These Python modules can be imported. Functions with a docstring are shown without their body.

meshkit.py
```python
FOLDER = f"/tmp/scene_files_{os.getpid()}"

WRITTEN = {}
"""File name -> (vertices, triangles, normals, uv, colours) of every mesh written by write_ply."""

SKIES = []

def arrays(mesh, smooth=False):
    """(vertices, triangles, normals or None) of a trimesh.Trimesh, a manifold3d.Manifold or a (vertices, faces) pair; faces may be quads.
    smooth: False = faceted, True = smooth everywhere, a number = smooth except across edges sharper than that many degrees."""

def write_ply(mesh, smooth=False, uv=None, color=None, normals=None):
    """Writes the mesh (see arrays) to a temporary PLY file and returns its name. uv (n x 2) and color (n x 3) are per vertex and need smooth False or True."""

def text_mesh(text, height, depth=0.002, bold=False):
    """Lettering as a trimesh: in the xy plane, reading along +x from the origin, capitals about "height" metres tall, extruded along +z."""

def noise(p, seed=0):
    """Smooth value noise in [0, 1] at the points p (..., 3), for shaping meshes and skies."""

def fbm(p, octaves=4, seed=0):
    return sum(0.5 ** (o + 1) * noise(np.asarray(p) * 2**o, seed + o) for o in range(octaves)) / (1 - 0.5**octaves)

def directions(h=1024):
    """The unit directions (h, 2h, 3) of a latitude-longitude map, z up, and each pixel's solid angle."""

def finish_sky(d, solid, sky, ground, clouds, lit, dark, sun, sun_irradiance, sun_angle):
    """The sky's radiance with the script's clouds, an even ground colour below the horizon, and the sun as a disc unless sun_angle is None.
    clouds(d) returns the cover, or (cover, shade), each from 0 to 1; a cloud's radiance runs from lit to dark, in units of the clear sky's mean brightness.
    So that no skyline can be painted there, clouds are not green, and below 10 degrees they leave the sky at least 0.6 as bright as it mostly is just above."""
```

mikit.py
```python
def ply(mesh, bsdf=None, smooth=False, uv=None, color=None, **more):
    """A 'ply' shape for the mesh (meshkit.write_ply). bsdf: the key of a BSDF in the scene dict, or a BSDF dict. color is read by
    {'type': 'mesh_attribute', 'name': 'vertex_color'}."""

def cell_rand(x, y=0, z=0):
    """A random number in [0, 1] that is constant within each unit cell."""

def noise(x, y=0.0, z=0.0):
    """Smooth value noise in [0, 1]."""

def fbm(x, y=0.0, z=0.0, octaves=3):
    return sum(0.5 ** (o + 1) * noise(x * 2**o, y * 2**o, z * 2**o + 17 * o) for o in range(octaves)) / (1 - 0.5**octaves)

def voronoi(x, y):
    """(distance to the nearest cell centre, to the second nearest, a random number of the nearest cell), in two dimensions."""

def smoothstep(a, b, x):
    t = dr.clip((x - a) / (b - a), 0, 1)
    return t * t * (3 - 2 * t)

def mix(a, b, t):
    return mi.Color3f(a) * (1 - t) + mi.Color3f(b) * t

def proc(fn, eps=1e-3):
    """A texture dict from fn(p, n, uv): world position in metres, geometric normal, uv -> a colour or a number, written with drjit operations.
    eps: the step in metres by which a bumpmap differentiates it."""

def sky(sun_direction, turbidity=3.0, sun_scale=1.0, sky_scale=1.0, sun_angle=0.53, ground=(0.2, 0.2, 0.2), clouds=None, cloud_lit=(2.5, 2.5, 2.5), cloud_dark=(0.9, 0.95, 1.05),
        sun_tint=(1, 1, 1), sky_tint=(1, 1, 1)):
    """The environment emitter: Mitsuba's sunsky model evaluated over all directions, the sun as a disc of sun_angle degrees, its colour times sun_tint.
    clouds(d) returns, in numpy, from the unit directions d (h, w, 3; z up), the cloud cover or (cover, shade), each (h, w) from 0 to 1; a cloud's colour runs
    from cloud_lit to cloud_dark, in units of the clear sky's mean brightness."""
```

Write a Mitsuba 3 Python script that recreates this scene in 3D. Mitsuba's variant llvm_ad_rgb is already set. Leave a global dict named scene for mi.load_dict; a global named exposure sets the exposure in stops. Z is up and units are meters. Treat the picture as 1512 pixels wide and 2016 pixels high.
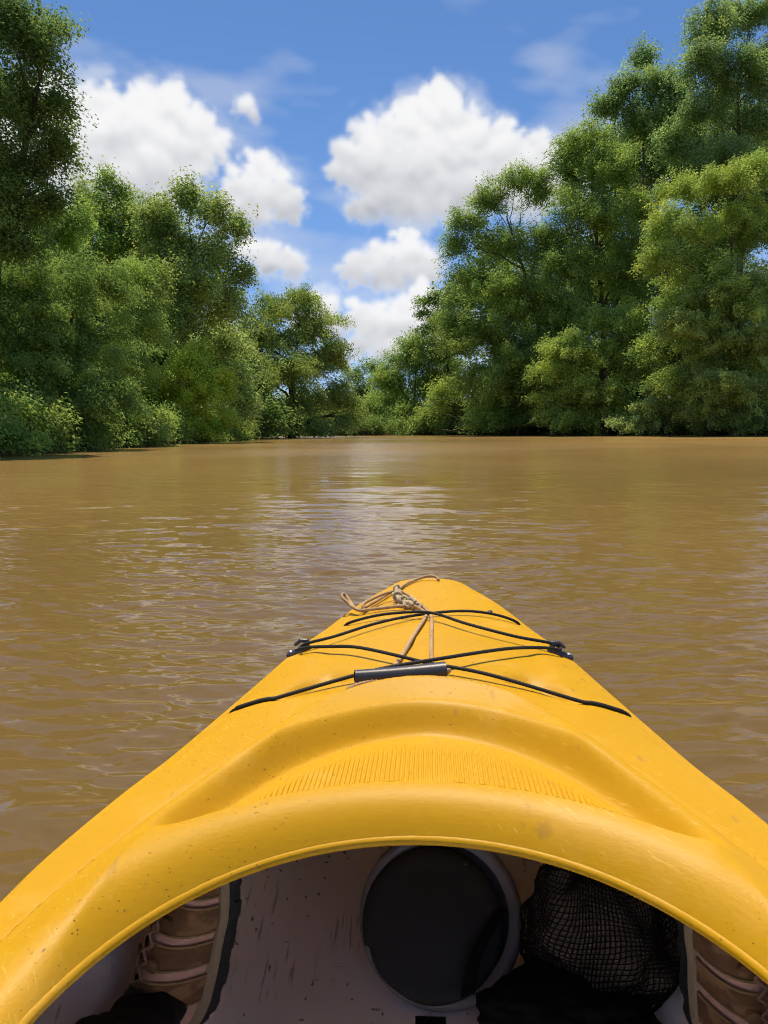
import math, random
import numpy as np, trimesh, mitsuba as mi, mikit, meshkit
import drjit as dr
from scipy.spatial import cKDTree
from scipy.interpolate import PchipInterpolator, CubicSpline

# ------------------------------------------------------------------ camera, sky, sun, exposure
F_PX, EYE_H = 1520.0, 0.75
PITCH, ROLL = math.atan(164 / F_PX), math.radians(0.45)
FW = np.array([0, math.cos(PITCH), -math.sin(PITCH)])
_r0 = np.array([1.0, 0, 0]); _u0 = np.cross(_r0, FW)
UP = _u0 * math.cos(ROLL) + _r0 * math.sin(ROLL)
EYE = np.array([0, 0, EYE_H])
T = mi.ScalarTransform4f
scene, labels = {}, {}
scene['camera'] = {'type': 'perspective', 'fov': 2 * math.degrees(math.atan(756 / F_PX)), 'fov_axis': 'x',
                   'near_clip': 0.05, 'far_clip': 3000.0,
                   'to_world': T().look_at(origin=EYE.tolist(), target=(EYE + FW).tolist(), up=UP.tolist())}
exposure = 2.0
SUN = (-0.09, 0.26, 0.96)

# cumulus clouds as heaps of round puffs: (azimuth, elevation, radius) in degrees
CLOUDS = [[(-19.05, 19.44, 2.71), (-15.74, 20.47, 2.24), (-14.79, 19.47, 2.53), (-12.7, 19.02, 1.74), (-17.51, 17.82, 3.26), (-14.87, 17.42, 2.71), (-19.81, 17.02, 2.9), (-21.28, 18.92, 2.9), (-22.63, 16.74, 3.26), (-24.75, 16.5, 3.26)],
          [(-9.58, 21.39, 0.72), (-9.01, 20.92, 0.58)],
          [(-8.3, 17.29, 1.45), (-9.74, 16.29, 1.52), (-7.44, 16.05, 1.66), (-6.64, 15.27, 1.09), (-10.74, 15.71, 1.23), (-8.88, 15.21, 1.63)],
          [(4.49, 21.6, 1.52), (2.52, 20.31, 2.1), (5.02, 19.64, 2.61), (-1.83, 18.04, 1.81), (1.06, 18.19, 3.08), (4.31, 17.17, 3.18), (8.4, 18.88, 1.74), (7.53, 17.37, 2.53), (9.64, 18.35, 1.3), (11.57, 17.46, 1.59), (12.8, 16.6, 1.74), (10.37, 16.28, 2.17), (11.21, 18.41, 1.23), (13.12, 17.66, 1.45), (1.77, 16.11, 2.53), (-0.77, 15.81, 1.66), (5.39, 15.86, 1.81)],
          [(-8.43, 12.09, 1.38), (-6.47, 11.55, 1.16), (-9.84, 12.55, 1.09)],
          [(1.76, 12.64, 1.3), (-0.26, 11.92, 1.52), (-1.91, 11.31, 1.27), (2.85, 11.61, 1.63), (0.65, 10.95, 1.52)],
          [(-1.22, 7.89, 1.59), (1.18, 8.33, 1.63), (3.39, 8.83, 1.52), (0.25, 6.56, 1.99), (2.84, 7.07, 1.81), (-1.98, 5.67, 1.09), (4.68, 7.39, 1.81)],
          [(-4.15, 8.7, 1.38), (-5.27, 7.46, 1.45), (-3.44, 7.46, 0.94)]]


def heap(main, seed, top):
    r = random.Random(seed)
    puffs = [(a, e, q, 0.0) for a, e, q in main]
    for a, e, q in main:
        for _ in range(16):
            t, f = r.uniform(0, 2 * math.pi), r.uniform(0.45, 0.98)
            q2 = q * r.uniform(0.22, 0.42)
            a2, e2 = a + q * f * math.cos(t), e + q * f * math.sin(t) * 0.95
            puffs.append((a2, e2, q2, q * math.sqrt(max(0, 1 - f * f)) * 0.9))
            for _ in range(5):
                t3, q3 = r.uniform(0, 2 * math.pi), q2 * r.uniform(0.3, 0.5)
                puffs.append((a2 + q2 * 0.8 * math.cos(t3), e2 + q2 * 0.8 * math.sin(t3), q3, q * 0.5 * r.random() + q2 * 0.3))
    return puffs


def cloud_cover(d):
    from scipy.ndimage import gaussian_filter
    az = np.degrees(np.arctan2(d[..., 0], d[..., 1])); el = np.degrees(np.arcsin(np.clip(d[..., 2], -1, 1)))
    cover, shade = np.zeros(az.shape), np.zeros(az.shape)
    allc = [(c, i) for i, c in enumerate(CLOUDS)]
    rr = random.Random(5)
    for k in range(46):                        # the same fair weather sky goes on all round
        a0, e0 = rr.uniform(-180, 180), rr.choice([4, 7, 10, 14, 20, 28, 40, 52]) + rr.uniform(-2, 2)
        if -36 < a0 < 36 and e0 < 38:
            continue
        s = rr.uniform(1.2, 3.2) * (0.7 + e0 / 30)
        allc.append(([(a0 + s * rr.uniform(-1.7, 1.7) / math.cos(math.radians(e0)), e0 + abs(rr.gauss(0, 0.5)) * s, s * rr.uniform(0.5, 1)) for _ in range(6)], 100 + k))
    p3 = d * 26.0
    rough = meshkit.fbm(p3 * 2.2, 4, 3) - 0.5
    fine = meshkit.fbm(p3 * 7.0, 3, 9) - 0.5
    for main, seed in allc:
        puffs = heap(main, seed, 0)
        a_lo, a_hi = min(p[0] - p[2] for p in puffs) - 3, max(p[0] + p[2] for p in puffs) + 3
        e_lo, e_hi = min(p[1] - p[2] for p in puffs) - 2, max(p[1] + p[2] for p in puffs) + 2
        am = sum(p[0] for p in main) / len(main)
        daz = (az - am + 180) % 360 - 180
        rows = np.nonzero((el[:, 0] > e_lo) & (el[:, 0] < e_hi))[0]
        if not len(rows):
            continue
        ce = math.cos(math.radians(sum(p[1] for p in main) / len(main)))
        sub = slice(rows[0], rows[-1] + 1)
        cols = np.nonzero(np.abs(daz[rows[0]]) < (a_hi - a_lo) / 2 / ce + 6)[0]
        ix = np.ix_(np.arange(rows[0], rows[-1] + 1), cols)
        X, Y = daz[ix] * ce, el[ix] + 0.0
        X = X + rough[ix] * 1.0; Y = Y + fine[ix] * 0.7
        f, H = np.full(X.shape, -1.0), np.zeros(X.shape)
        for a, e, q, h in puffs:
            x0 = (a - am) * ce
            r2 = (X - x0) ** 2 + (Y - e) ** 2
            m = r2 < (1.6 * q) ** 2
            dd = np.sqrt(r2[m])
            f[m] = np.maximum(f[m], (q - dd) / q * min(1, q / 0.7))
            H[m] = np.maximum(H[m], np.where(dd < q, h + np.sqrt(np.maximum(q * q - dd * dd, 0)), 0))
        base = min(e - 0.75 * q for _, e, q in main)
        f += 0.55 * rough[ix] + 0.35 * fine[ix]
        size = max(q for _, _, q in main)
        soft = np.clip((Y - base + 0.25 * size) / (0.55 * size), 0, 1)
        c = np.clip((f + 0.06 + .5 * fine[ix] + .25 * rough[ix]) / 0.46, 0, 1); c = c * c * (3 - 2 * c) * (0.25 + 0.75 * soft); c = gaussian_filter(c, .6)
        c = np.maximum(c, np.clip((f + .5) / .5, 0, 1) ** 1.5 * np.clip((meshkit.fbm(p3[ix] * 1.1 + 40, 4, 17) - .46) * 2.2, 0, .42) * soft)
        Hs = gaussian_filter(H, 1.0)
        gy, gx = np.gradient(Hs, -0.176, 0.176 * ce)
        n = 1 / np.sqrt(1 + gx * gx + gy * gy)
        lit = np.clip((-gx * -0.25 - gy * -0.0 + 0.0), -1, 1) * 0.15 + np.clip(-gy * n, -1, 1) * 0.42
        top = max(e + q for _, e, q in main)
        v = np.clip((Y - base) / (top - base), 0, 1)
        sh = np.clip(0.70 - 0.80 * v - lit * 0.8 + (0.6 * rough[ix] + 0.4 * fine[ix]), 0, 1)
        sh = gaussian_filter(sh, 0.8)
        old, olds = cover[ix], shade[ix]
        k = c
        shade[ix] = np.where(c > 0.01, olds * (1 - k) + sh * k, olds)
        cover[ix] = np.maximum(old, c) * 1.0
    # thin high streaks and the milky air low down
    wisp = meshkit.fbm(np.stack([az / 9 + el / 14, el / 3.2, 0 * az], -1), 5, 21)
    thin = np.clip((wisp - 0.50) * 1.5, 0, 0.34) * np.clip((40 - el) / 20, 0, 1)
    low = np.clip(0.34 * np.exp(-el / 6.0), 0, 1)
    haze = 1 - (1 - thin) * (1 - low)
    tot = 1 - (1 - cover) * (1 - haze)
    shade = np.where(cover > haze, shade, shade * cover / np.maximum(haze, 1e-6) + 0.25 * (1 - cover / np.maximum(haze, 1e-6)))
    return tot, shade


scene['sky'] = mikit.sky(SUN, turbidity=2.6, clouds=cloud_cover, cloud_lit=(3.0, 3.0, 3.02), cloud_dark=(1.45, 1.53, 1.68),
                         ground=(0.16, 0.13, 0.08), sky_tint=(0.57, 0.77, 1.02))

# ------------------------------------------------------------------ helpers
def add(key, mesh, bsdf, smooth=False, label=None, category=None, group=None, kind=None, uv=None, color=None):
    scene[key] = mikit.ply(mesh, bsdf, smooth=smooth, uv=uv, color=color)
    tag(key, label, category, group, kind)
    return key


def tag(key, label=None, category=None, group=None, kind=None):
    d = {k: v for k, v in dict(label=label, category=category, group=group, kind=kind).items() if v}
    if d:
        labels[key] = d


def nth(key, i):
    return key if i == 0 else f'{key}_{i:03d}'


def spline(pts, n):
    p = np.asarray(pts, float)
    u = np.concatenate([[0], np.cumsum(np.linalg.norm(np.diff(p, axis=0), axis=1) ** 0.5)])
    return CubicSpline(u, p)(np.linspace(0, u[-1], n))


def tube(path, radius, sides=8, caps=True, twist=None):
    """A round tube along a polyline (parallel transported frame); radius per point or a number; twist(i, angle) -> factor."""
    p = np.asarray(path, float); n = len(p)
    r = np.broadcast_to(np.asarray(radius, float), (n,))
    t = np.gradient(p, axis=0); t /= np.linalg.norm(t, axis=1, keepdims=True) + 1e-12
    a = np.cross(t[0], [0, 0, 1.0] if abs(t[0][2]) < 0.9 else [1.0, 0, 0]); a /= np.linalg.norm(a)
    A = [a]
    for i in range(1, n):
        a = A[-1] - t[i] * (A[-1] @ t[i]); A.append(a / (np.linalg.norm(a) + 1e-12))
    A = np.array(A); B = np.cross(t, A)
    th = np.arange(sides) * 2 * math.pi / sides
    rad = r[:, None] * np.ones((1, sides))
    if twist is not None:
        rad = rad * twist(np.arange(n)[:, None], th[None])
    v = p[:, None] + rad[..., None] * (np.cos(th)[None, :, None] * A[:, None] + np.sin(th)[None, :, None] * B[:, None])
    i, j = np.meshgrid(np.arange(n - 1), np.arange(sides), indexing='ij')
    q = np.stack([i * sides + j, i * sides + (j + 1) % sides, (i + 1) * sides + (j + 1) % sides, (i + 1) * sides + j], -1).reshape(-1, 4)
    f = np.vstack([q[:, [0, 1, 2]], q[:, [0, 2, 3]]])
    V = v.reshape(-1, 3)
    if caps:
        k = np.arange(sides)
        V = np.vstack([V, p[0], p[-1]])
        f = np.vstack([f, np.stack([k * 0 + n * sides, (k + 1) % sides, k], 1), np.stack([k * 0 + n * sides + 1, (n - 1) * sides + k, (n - 1) * sides + (k + 1) % sides], 1)])
    return V, f


def join(parts):
    vs, fs, at = [], [], 0
    for v, f in parts:
        vs.append(np.asarray(v, float)); fs.append(np.asarray(f, int) + at); at += len(v)
    return np.vstack(vs), np.vstack(fs)


def grid_faces(n, m):
    i, j = np.meshgrid(np.arange(n - 1), np.arange(m - 1), indexing='ij')
    a = i * m + j
    return np.stack([a, a + 1, a + m + 1, a + m], -1).reshape(-1, 4)


def tri(q):
    return np.vstack([q[:, [0, 1, 2]], q[:, [0, 2, 3]]])


def sstep(a, b, x):
    t = np.clip((x - a) / (b - a), 0, 1)
    return t * t * (3 - 2 * t)


# ------------------------------------------------------------------ materials
N, FB, SS, MIX = mikit.noise, mikit.fbm, mikit.smoothstep, mikit.mix


def bsdf(key, **kw):
    scene[key] = {'type': 'twosided', 'bsdf': {'type': 'principled', **kw}}


def rgb(*c):
    return {'type': 'rgb', 'value': list(c)}


def yellow(p, n, uv):
    dirt = SS(0.55, 0.78, FB(p.x * 11, p.y * 11, p.z * 11, 4)) * 0.38
    smear = SS(0.66, 0.80, FB(p.x * 70 + 9, p.y * 31, p.z * 40, 3)) * SS(0.5, 0.75, N(p.x * 9, p.y * 9 + 4, 2.0)) * 0.35
    speck = SS(0.89, 0.93, N(p.x * 420, p.y * 420, p.z * 420)) * SS(0.50, 0.72, N(p.x * 7, p.y * 7, 3.0)) * 0.8
    fade = 0.93 + 0.12 * FB(p.x * 3, p.y * 3, 5.0, 3)
    c = mi.Color3f(0.462, 0.254, 0.001) * fade
    c = MIX(c, mi.Color3f(0.55, 0.33, 0.06), dirt)
    c = MIX(c, mi.Color3f(0.24, 0.14, 0.045), smear)
    scr = SS(0.70, 0.78, FB(p.x * 420 + p.y * 290, p.y * 46 - p.x * 40, p.z * 90, 2)) * SS(0.50, 0.75, N(p.x * 6 + 8, p.y * 6, 1.0)) * 0.22
    c = MIX(c, mi.Color3f(0.72, 0.50, 0.12), scr)
    return MIX(c, mi.Color3f(0.06, 0.035, 0.015), speck)


def deck_relief(p, n, uv):
    return FB(p.x * 420, p.y * 420, p.z * 420, 2)


scene['yellow_plastic'] = {'type': 'twosided', 'bsdf': {'type': 'bumpmap', 'arbitrary': mikit.proc(deck_relief, 6e-4), 'scale': 0.00022,
    'bsdf': {'type': 'principled', 'base_color': mikit.proc(yellow), 'roughness': 0.5, 'specular': 0.25}}}


def liner(p, n, uv):
    g = 0.9 + 0.2 * FB(p.x * 5, p.y * 5, p.z * 5, 3)
    c = mi.Color3f(0.86, 0.84, 0.85) * g
    streak = SS(0.60, 0.74, FB(p.x * 210, p.y * 16, p.z * 30, 3)) * SS(0.42, 0.62, N(p.x * 14 + 3, p.y * 9, 1.0)) * 0.45
    spot = SS(0.84, 0.89, N(p.x * 130, p.y * 100, p.z * 90)) * SS(0.35, 0.6, N(p.x * 11, p.y * 11, 7.0)) * 0.8
    mud = SS(0.48, 0.8, FB(p.x * 8 + 2, p.y * 5, p.z * 8, 4)) * 0.25
    c = MIX(c, mi.Color3f(0.20, 0.12, 0.09), mud)
    c = MIX(c, mi.Color3f(0.10, 0.055, 0.04), streak)
    return MIX(c, mi.Color3f(0.05, 0.025, 0.02), spot)


bsdf('liner_plastic', base_color=mikit.proc(liner), roughness=0.4, specular=0.4)
bsdf('black_cord', base_color=rgb(0.018, 0.019, 0.019), roughness=0.7, specular=0.3)
bsdf('black_rubber', base_color=rgb(0.028, 0.033, 0.042), roughness=0.34, specular=0.5)
bsdf('hook_plastic', base_color=rgb(0.045, 0.048, 0.055), roughness=0.35, specular=0.5)
bsdf('bolt_steel', base_color=rgb(0.75, 0.75, 0.76), metallic=1.0, roughness=0.22)


def rope_c(p, n, uv):
    k = FB(p.x * 160, p.y * 160, p.z * 160, 2)
    return MIX(mi.Color3f(0.27, 0.17, 0.08), mi.Color3f(0.46, 0.33, 0.19), k) * (0.8 + 0.4 * N(p.x * 25, p.y * 25, p.z * 25))


def rope_pale(p, n, uv):
    k = FB(p.x * 160, p.y * 160, p.z * 160, 2)
    return MIX(mi.Color3f(0.30, 0.24, 0.14), mi.Color3f(0.52, 0.45, 0.31), k)


bsdf('rope_fibre', base_color=mikit.proc(rope_c), roughness=0.85, specular=0.2)
bsdf('rope_bleached', base_color=mikit.proc(rope_pale), roughness=0.85, specular=0.2)

# ------------------------------------------------------------------ kayak (local frame: s forward from the front of the cockpit, t to the right)
K0, KA = np.array([0.0381, 0.7137]), math.radians(3.5)
KS, KT = np.array([math.sin(KA), math.cos(KA)]), np.array([math.cos(KA), -math.sin(KA)])


def kw(s, t, z):
    s, t, z = np.broadcast_arrays(np.asarray(s, float), t, z)
    return np.stack([K0[0] + s * KS[0] + t * KT[0], K0[1] + s * KS[1] + t * KT[1], z], -1)


S_END = 1.60
gun = PchipInterpolator([-1.80, -1.7, -1.5, -1.2, -.8, -.4, -.1, .03, .23, .34, .48, .67, .87, 1.05, 1.25, 1.45, 1.57, S_END],
                        [.012, .09, .20, .31, .40, .432, .443, .439, .411, .386, .361, .328, .293, .249, .199, .132, .088, .040])
z_gun = PchipInterpolator([-1.8, -1.2, -.2, .3, 1.0, 1.5, S_END], [.30, .277, .276, .275, .280, .294, .292])
z_mid = PchipInterpolator([-1.8, -1.4, -.8, 0, .42, 1.0, 1.5, 1.57, S_END], [.315, .33, .35, .35, .344, .330, .310, .303, .293])
keel = PchipInterpolator([-1.8, -1.6, -1.2, 0, 1.0, 1.4, S_END], [.10, -.03, -.095, -.11, -.095, -.03, .12])

_th = np.linspace(0, 2 * np.pi, 1440, endpoint=False)
_cs = np.where(np.cos(_th) > 0, -0.280 + 0.320 * np.cos(_th), -0.72 + 0.28 * np.cos(_th))
_ct = 0.290 * np.sin(_th)
_side = np.linspace(-0.72, -0.280, 200)[1:-1]
_front, _rear = np.cos(_th) >= 0, np.cos(_th) < 0
_o = np.argsort(np.where(_th[_front] > np.pi, _th[_front] - 2 * np.pi, _th[_front]))
LIP = np.vstack([np.stack([_cs[_front][_o], _ct[_front][_o]], 1), np.stack([_side[::-1], 0 * _side + .290], 1),
                 np.stack([_cs[_rear], _ct[_rear]], 1), np.stack([_side, 0 * _side - .290], 1)])
lip_tree = cKDTree(LIP)


def in_lip(s, t):
    a = np.where(s > -0.280, ((s + 0.280) / 0.320) ** 2, np.where(s < -0.72, ((s + 0.72) / 0.28) ** 2, 0))
    return a + (t / 0.290) ** 2 < 1


_b = np.array([(.451, 0), (.442, .06), (.417, .12), (.377, .178), (.329, .227), (.265, .273), (.186, .314), (.1, .347), (0, .372), (-.08, .386), (-.3, .392), (-.6, .37), (-.9, .33), (-1.1, .25), (-1.18, .12), (-1.2, 0)])
_b = spline(_b, 500)
BLOCK = np.vstack([_b, (_b * [1, -1])[::-1]])
block_tree = cKDTree(BLOCK)
_bo = np.argsort(_b[:, 1][:200])


def in_block(s, t):
    import shapely
    return shapely.contains_xy(shapely.Polygon(BLOCK), s.ravel(), t.ravel()).reshape(s.shape)


TRAY_Z = 0.314


def deck_z(s, t):
    s, t = np.broadcast_arrays(np.asarray(s, float), np.asarray(t, float))
    g = np.maximum(gun(s), 1e-3)
    u = np.clip(np.abs(t) / g, 0, 1)
    edge = np.maximum(g - np.abs(t), 0)
    z = z_gun(s) + (z_mid(s) - z_gun(s)) * (1 - u ** 2.3)
    z = z - 0.012 * np.clip(1 - edge / 0.016, 0, 1) ** 2 - .0025 * sstep(.045, .03, edge) * sstep(.9, .3, s)
    # lowered panel in the middle of the foredeck, under the lacing
    z = z - 0.006 * sstep(0.80, 0.74, s) * sstep(0.24, 0.19, np.abs(t)) * sstep(.3, .5, s)
    # paddle recess on each side: two facets that meet in a short ridge
    a = np.abs(t)
    for ds, dt, ls, lt, rot, dep in ((.545, .207, .052, .019, 0.607, .024), (.574, .152, .030, .017, -0.93, .016)):
        x, y = s - ds, a - dt
        xr, yr = x * math.cos(rot) - y * math.sin(rot), x * math.sin(rot) + y * math.cos(rot)
        z = z - dep * np.exp(-(xr / ls) ** 2 - (yr / lt) ** 2)
    # raised cockpit block with the rim and the sunk tray
    e = block_tree.query(np.stack([s.ravel(), t.ravel()], 1))[0].reshape(s.shape)
    inb = in_block(s, t)
    d = lip_tree.query(np.stack([s.ravel(), t.ravel()], 1))[0].reshape(s.shape)
    inl = in_lip(s, t)
    d = np.where(inl, -d, d)
    side = sstep(.46, .10, s)
    shelf = z_gun(s) + .15 * edge - 0.012 * np.clip(1 - edge / 0.016, 0, 1) ** 2
    z = np.where(inb, z, z + (shelf - z) * side)                              # flat side shelf outside the block
    z = z - .0030 * np.exp(-(e / .006) ** 2) * (side * .8 + .2)
    wr = .016 + .092 * side
    x = np.clip(e / wr, 0, 1)
    ramp = sstep(-.15, 1, x) * (1 - side) + (1 - (1 - x) ** 1.18) * side
    ztop = .376 - .010 * side - (.46 * np.clip(e - .010, 0, .055) + .48 * t * t * sstep(.14, .0, e)) * (1 - side)
    zbase = z + (z_gun(s) + .0105 - z) * side
    zb = zbase + .002 + (ztop - zbase) * ramp
    tray = sstep(.066, .110, e) * sstep(.052, .080, d) * sstep(-.025, .055, s)
    zb = zb + (TRAY_Z + .004 - .012 * np.clip(s - .1, 0, 1) - zb) * tray
    rim = np.clip(1 - d / .060, 0, 1.1)
    zb = zb - .038 * rim ** 2.7
    return np.where(inb, zb, z)


def kayak():
    s1 = np.concatenate([np.arange(-1.80, -.34, .02), np.arange(-.34, .46, .004), np.arange(.46, 1.5, .008), np.arange(1.5, S_END - .002, .004), [S_END]])
    un = np.concatenate([np.linspace(-1, -.965, 7)[:-1], np.linspace(-.965, .965, 230), np.linspace(.965, 1, 7)[1:]])
    S, Uc = np.meshgrid(s1, un, indexing='ij')
    Tt = Uc * gun(S)
    d, idx = lip_tree.query(np.stack([S.ravel(), Tt.ravel()], 1))
    inl = in_lip(S, Tt).ravel()
    hs = np.gradient(s1)[:, None] * np.ones_like(S)
    snap = inl & (d < 0.75 * hs.ravel())
    S2, T2 = S.ravel().copy(), Tt.ravel().copy()
    S2[snap], T2[snap] = LIP[idx[snap]].T
    drop = inl & ~snap
    Z = deck_z(S2, T2)
    V = kw(S2, T2, Z)
    f = tri(grid_faces(*S.shape))
    f = f[~drop[f].any(1)]
    m = trimesh.Trimesh(V, f[:, ::-1], process=False)
    m.remove_unreferenced_vertices()
    add('kayak__deck', (m.vertices, m.faces), 'yellow_plastic', smooth=True)
    # rolled lip round the opening
    prof = np.array([(.004, .000), (.0005, -.0005), (-.0018, -.003), (-.0026, -.006), (-.0014, -.009), (.002, -.0105), (.010, -.0095)])
    P = LIP[::2]
    tan = np.roll(P, -1, 0) - np.roll(P, 1, 0); tan /= np.linalg.norm(tan, axis=1, keepdims=True)
    nrm = np.stack([tan[:, 1], -tan[:, 0]], 1)
    nrm *= np.sign((nrm * (P - [-.45, 0])).sum(1))[:, None]
    zr = deck_z(P[:, 0] + nrm[:, 0] * .001, P[:, 1] + nrm[:, 1] * .001)
    v = np.stack([kw(P[:, 0] + nrm[:, 0] * a, P[:, 1] + nrm[:, 1] * a, zr + .0012 + b) for a, b in prof], 1)
    n, k = v.shape[:2]
    i, j = np.meshgrid(np.arange(n), np.arange(k - 1), indexing='ij')
    q = np.stack([i * k + j, ((i + 1) % n) * k + j, ((i + 1) % n) * k + j + 1, i * k + j + 1], -1).reshape(-1, 4)
    add('kayak__cockpit_rim', (v.reshape(-1, 3), tri(q)), 'yellow_plastic', smooth=True)
    # ribs pressed into the tray floor
    k = 0
    for t in np.arange(-.216, .2161, .0060):
        ss = np.arange(.03, .36, .004)
        e = block_tree.query(np.stack([ss, 0 * ss + t], 1))[0]
        dl = lip_tree.query(np.stack([ss, 0 * ss + t], 1))[0]
        ok = (e > .117) & (dl > .056) & (ss > .045)
        if ok.sum() < 4:
            continue
        s0, s1_ = ss[ok].min(), ss[ok].max()
        pts = np.linspace(s0, s1_, 6)
        w = .0019
        cross = [(-w, -.001), (-w * .55, .0013), (w * .55, .0013), (w, -.001)]
        zz = deck_z(pts, 0 * pts + t)
        v = np.stack([kw(pts, t + a, zz + b - (np.array([.002, 0, 0, 0, 0, .002]) if b > 0 else 0)) for a, b in cross], 1).reshape(-1, 3)
        add(nth('kayak__deck__rib', k), (v, tri(grid_faces(6, 4))), 'yellow_plastic'); k += 1
    # hull outside (yellow) and its pale inside
    def hull(inset, s0, s1, n, m, top):
        ss = np.linspace(s0, s1, n); ph = np.linspace(0, 1, m)
        g = np.maximum(gun(ss) - inset - .003, .004); zt = z_gun(ss) - .012 - top; zk = np.minimum(keel(ss) + inset, zt - .01)
        x = np.concatenate([-ph, ph[::-1][1:]]) * 0 + np.concatenate([np.linspace(-1, 0, m), np.linspace(0, 1, m)[1:]])
        v = []
        for a, b, c, dd in zip(g, zt, zk, ss):
            t = a * np.sign(x) * np.abs(np.sin(np.abs(x) * np.pi / 2)) ** .45
            z = c + (b - c) * (1 - np.cos(np.abs(x) * np.pi / 2)) ** 1.6
            v.append(kw(dd, t, z))
        return np.array(v).reshape(-1, 3), tri(grid_faces(n, 2 * m - 1))
    add('kayak__hull', hull(0, -1.8, S_END, 200, 24, 0), 'yellow_plastic', smooth=True)
    add('kayak__hull_liner', hull(.010, -1.72, 1.50, 160, 24, .01), 'liner_plastic', smooth=True, label='pale lilac grey inside of the hull streaked with mud')
    tag('kayak', 'yellow sit-in kayak seen from its cockpit, bow pointing up the muddy river', 'kayak')


def waterline(s):
    """half width of the hull where it cuts the water"""
    g = np.maximum(gun(s) - .003, .004); zt = z_gun(s) - .012; zk = np.minimum(keel(s), zt - .01)
    q = np.clip(-zk / (zt - zk), 0, 1) ** (1 / 1.6)
    x = np.arccos(np.clip(1 - q, -1, 1)) / (np.pi / 2)
    return np.where(zk < 0, g * np.abs(np.sin(x * np.pi / 2)) ** .45, 0)


kayak()

# ------------------------------------------------------------------ river and ground
SHORE = [(-11.6, -60), (-12.0, 0), (-12.1, 24.5), (-11.2, 38), (-10.6, 53), (-10.4, 64), (-11.0, 71), (-16, 78), (-30, 86), (-60, 96), (-66, 110), (-30, 102), (-12, 93), (-3, 86.5), (7.7, 81.5), (20.4, 70.5), (26, 65.5), (30.5, 61.2), (40, 52), (47, 38), (50, 10), (48, -60)]


def shore_field(x, y):
    """signed distance to the river bank, positive on land"""
    import shapely
    poly = shapely.Polygon(SHORE).buffer(2.0).buffer(-2.0)
    pts = shapely.points(x.ravel(), y.ravel())
    d = shapely.distance(poly.exterior, pts)
    return np.where(shapely.contains_xy(poly, x.ravel(), y.ravel()), -d, d).reshape(x.shape)


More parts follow.
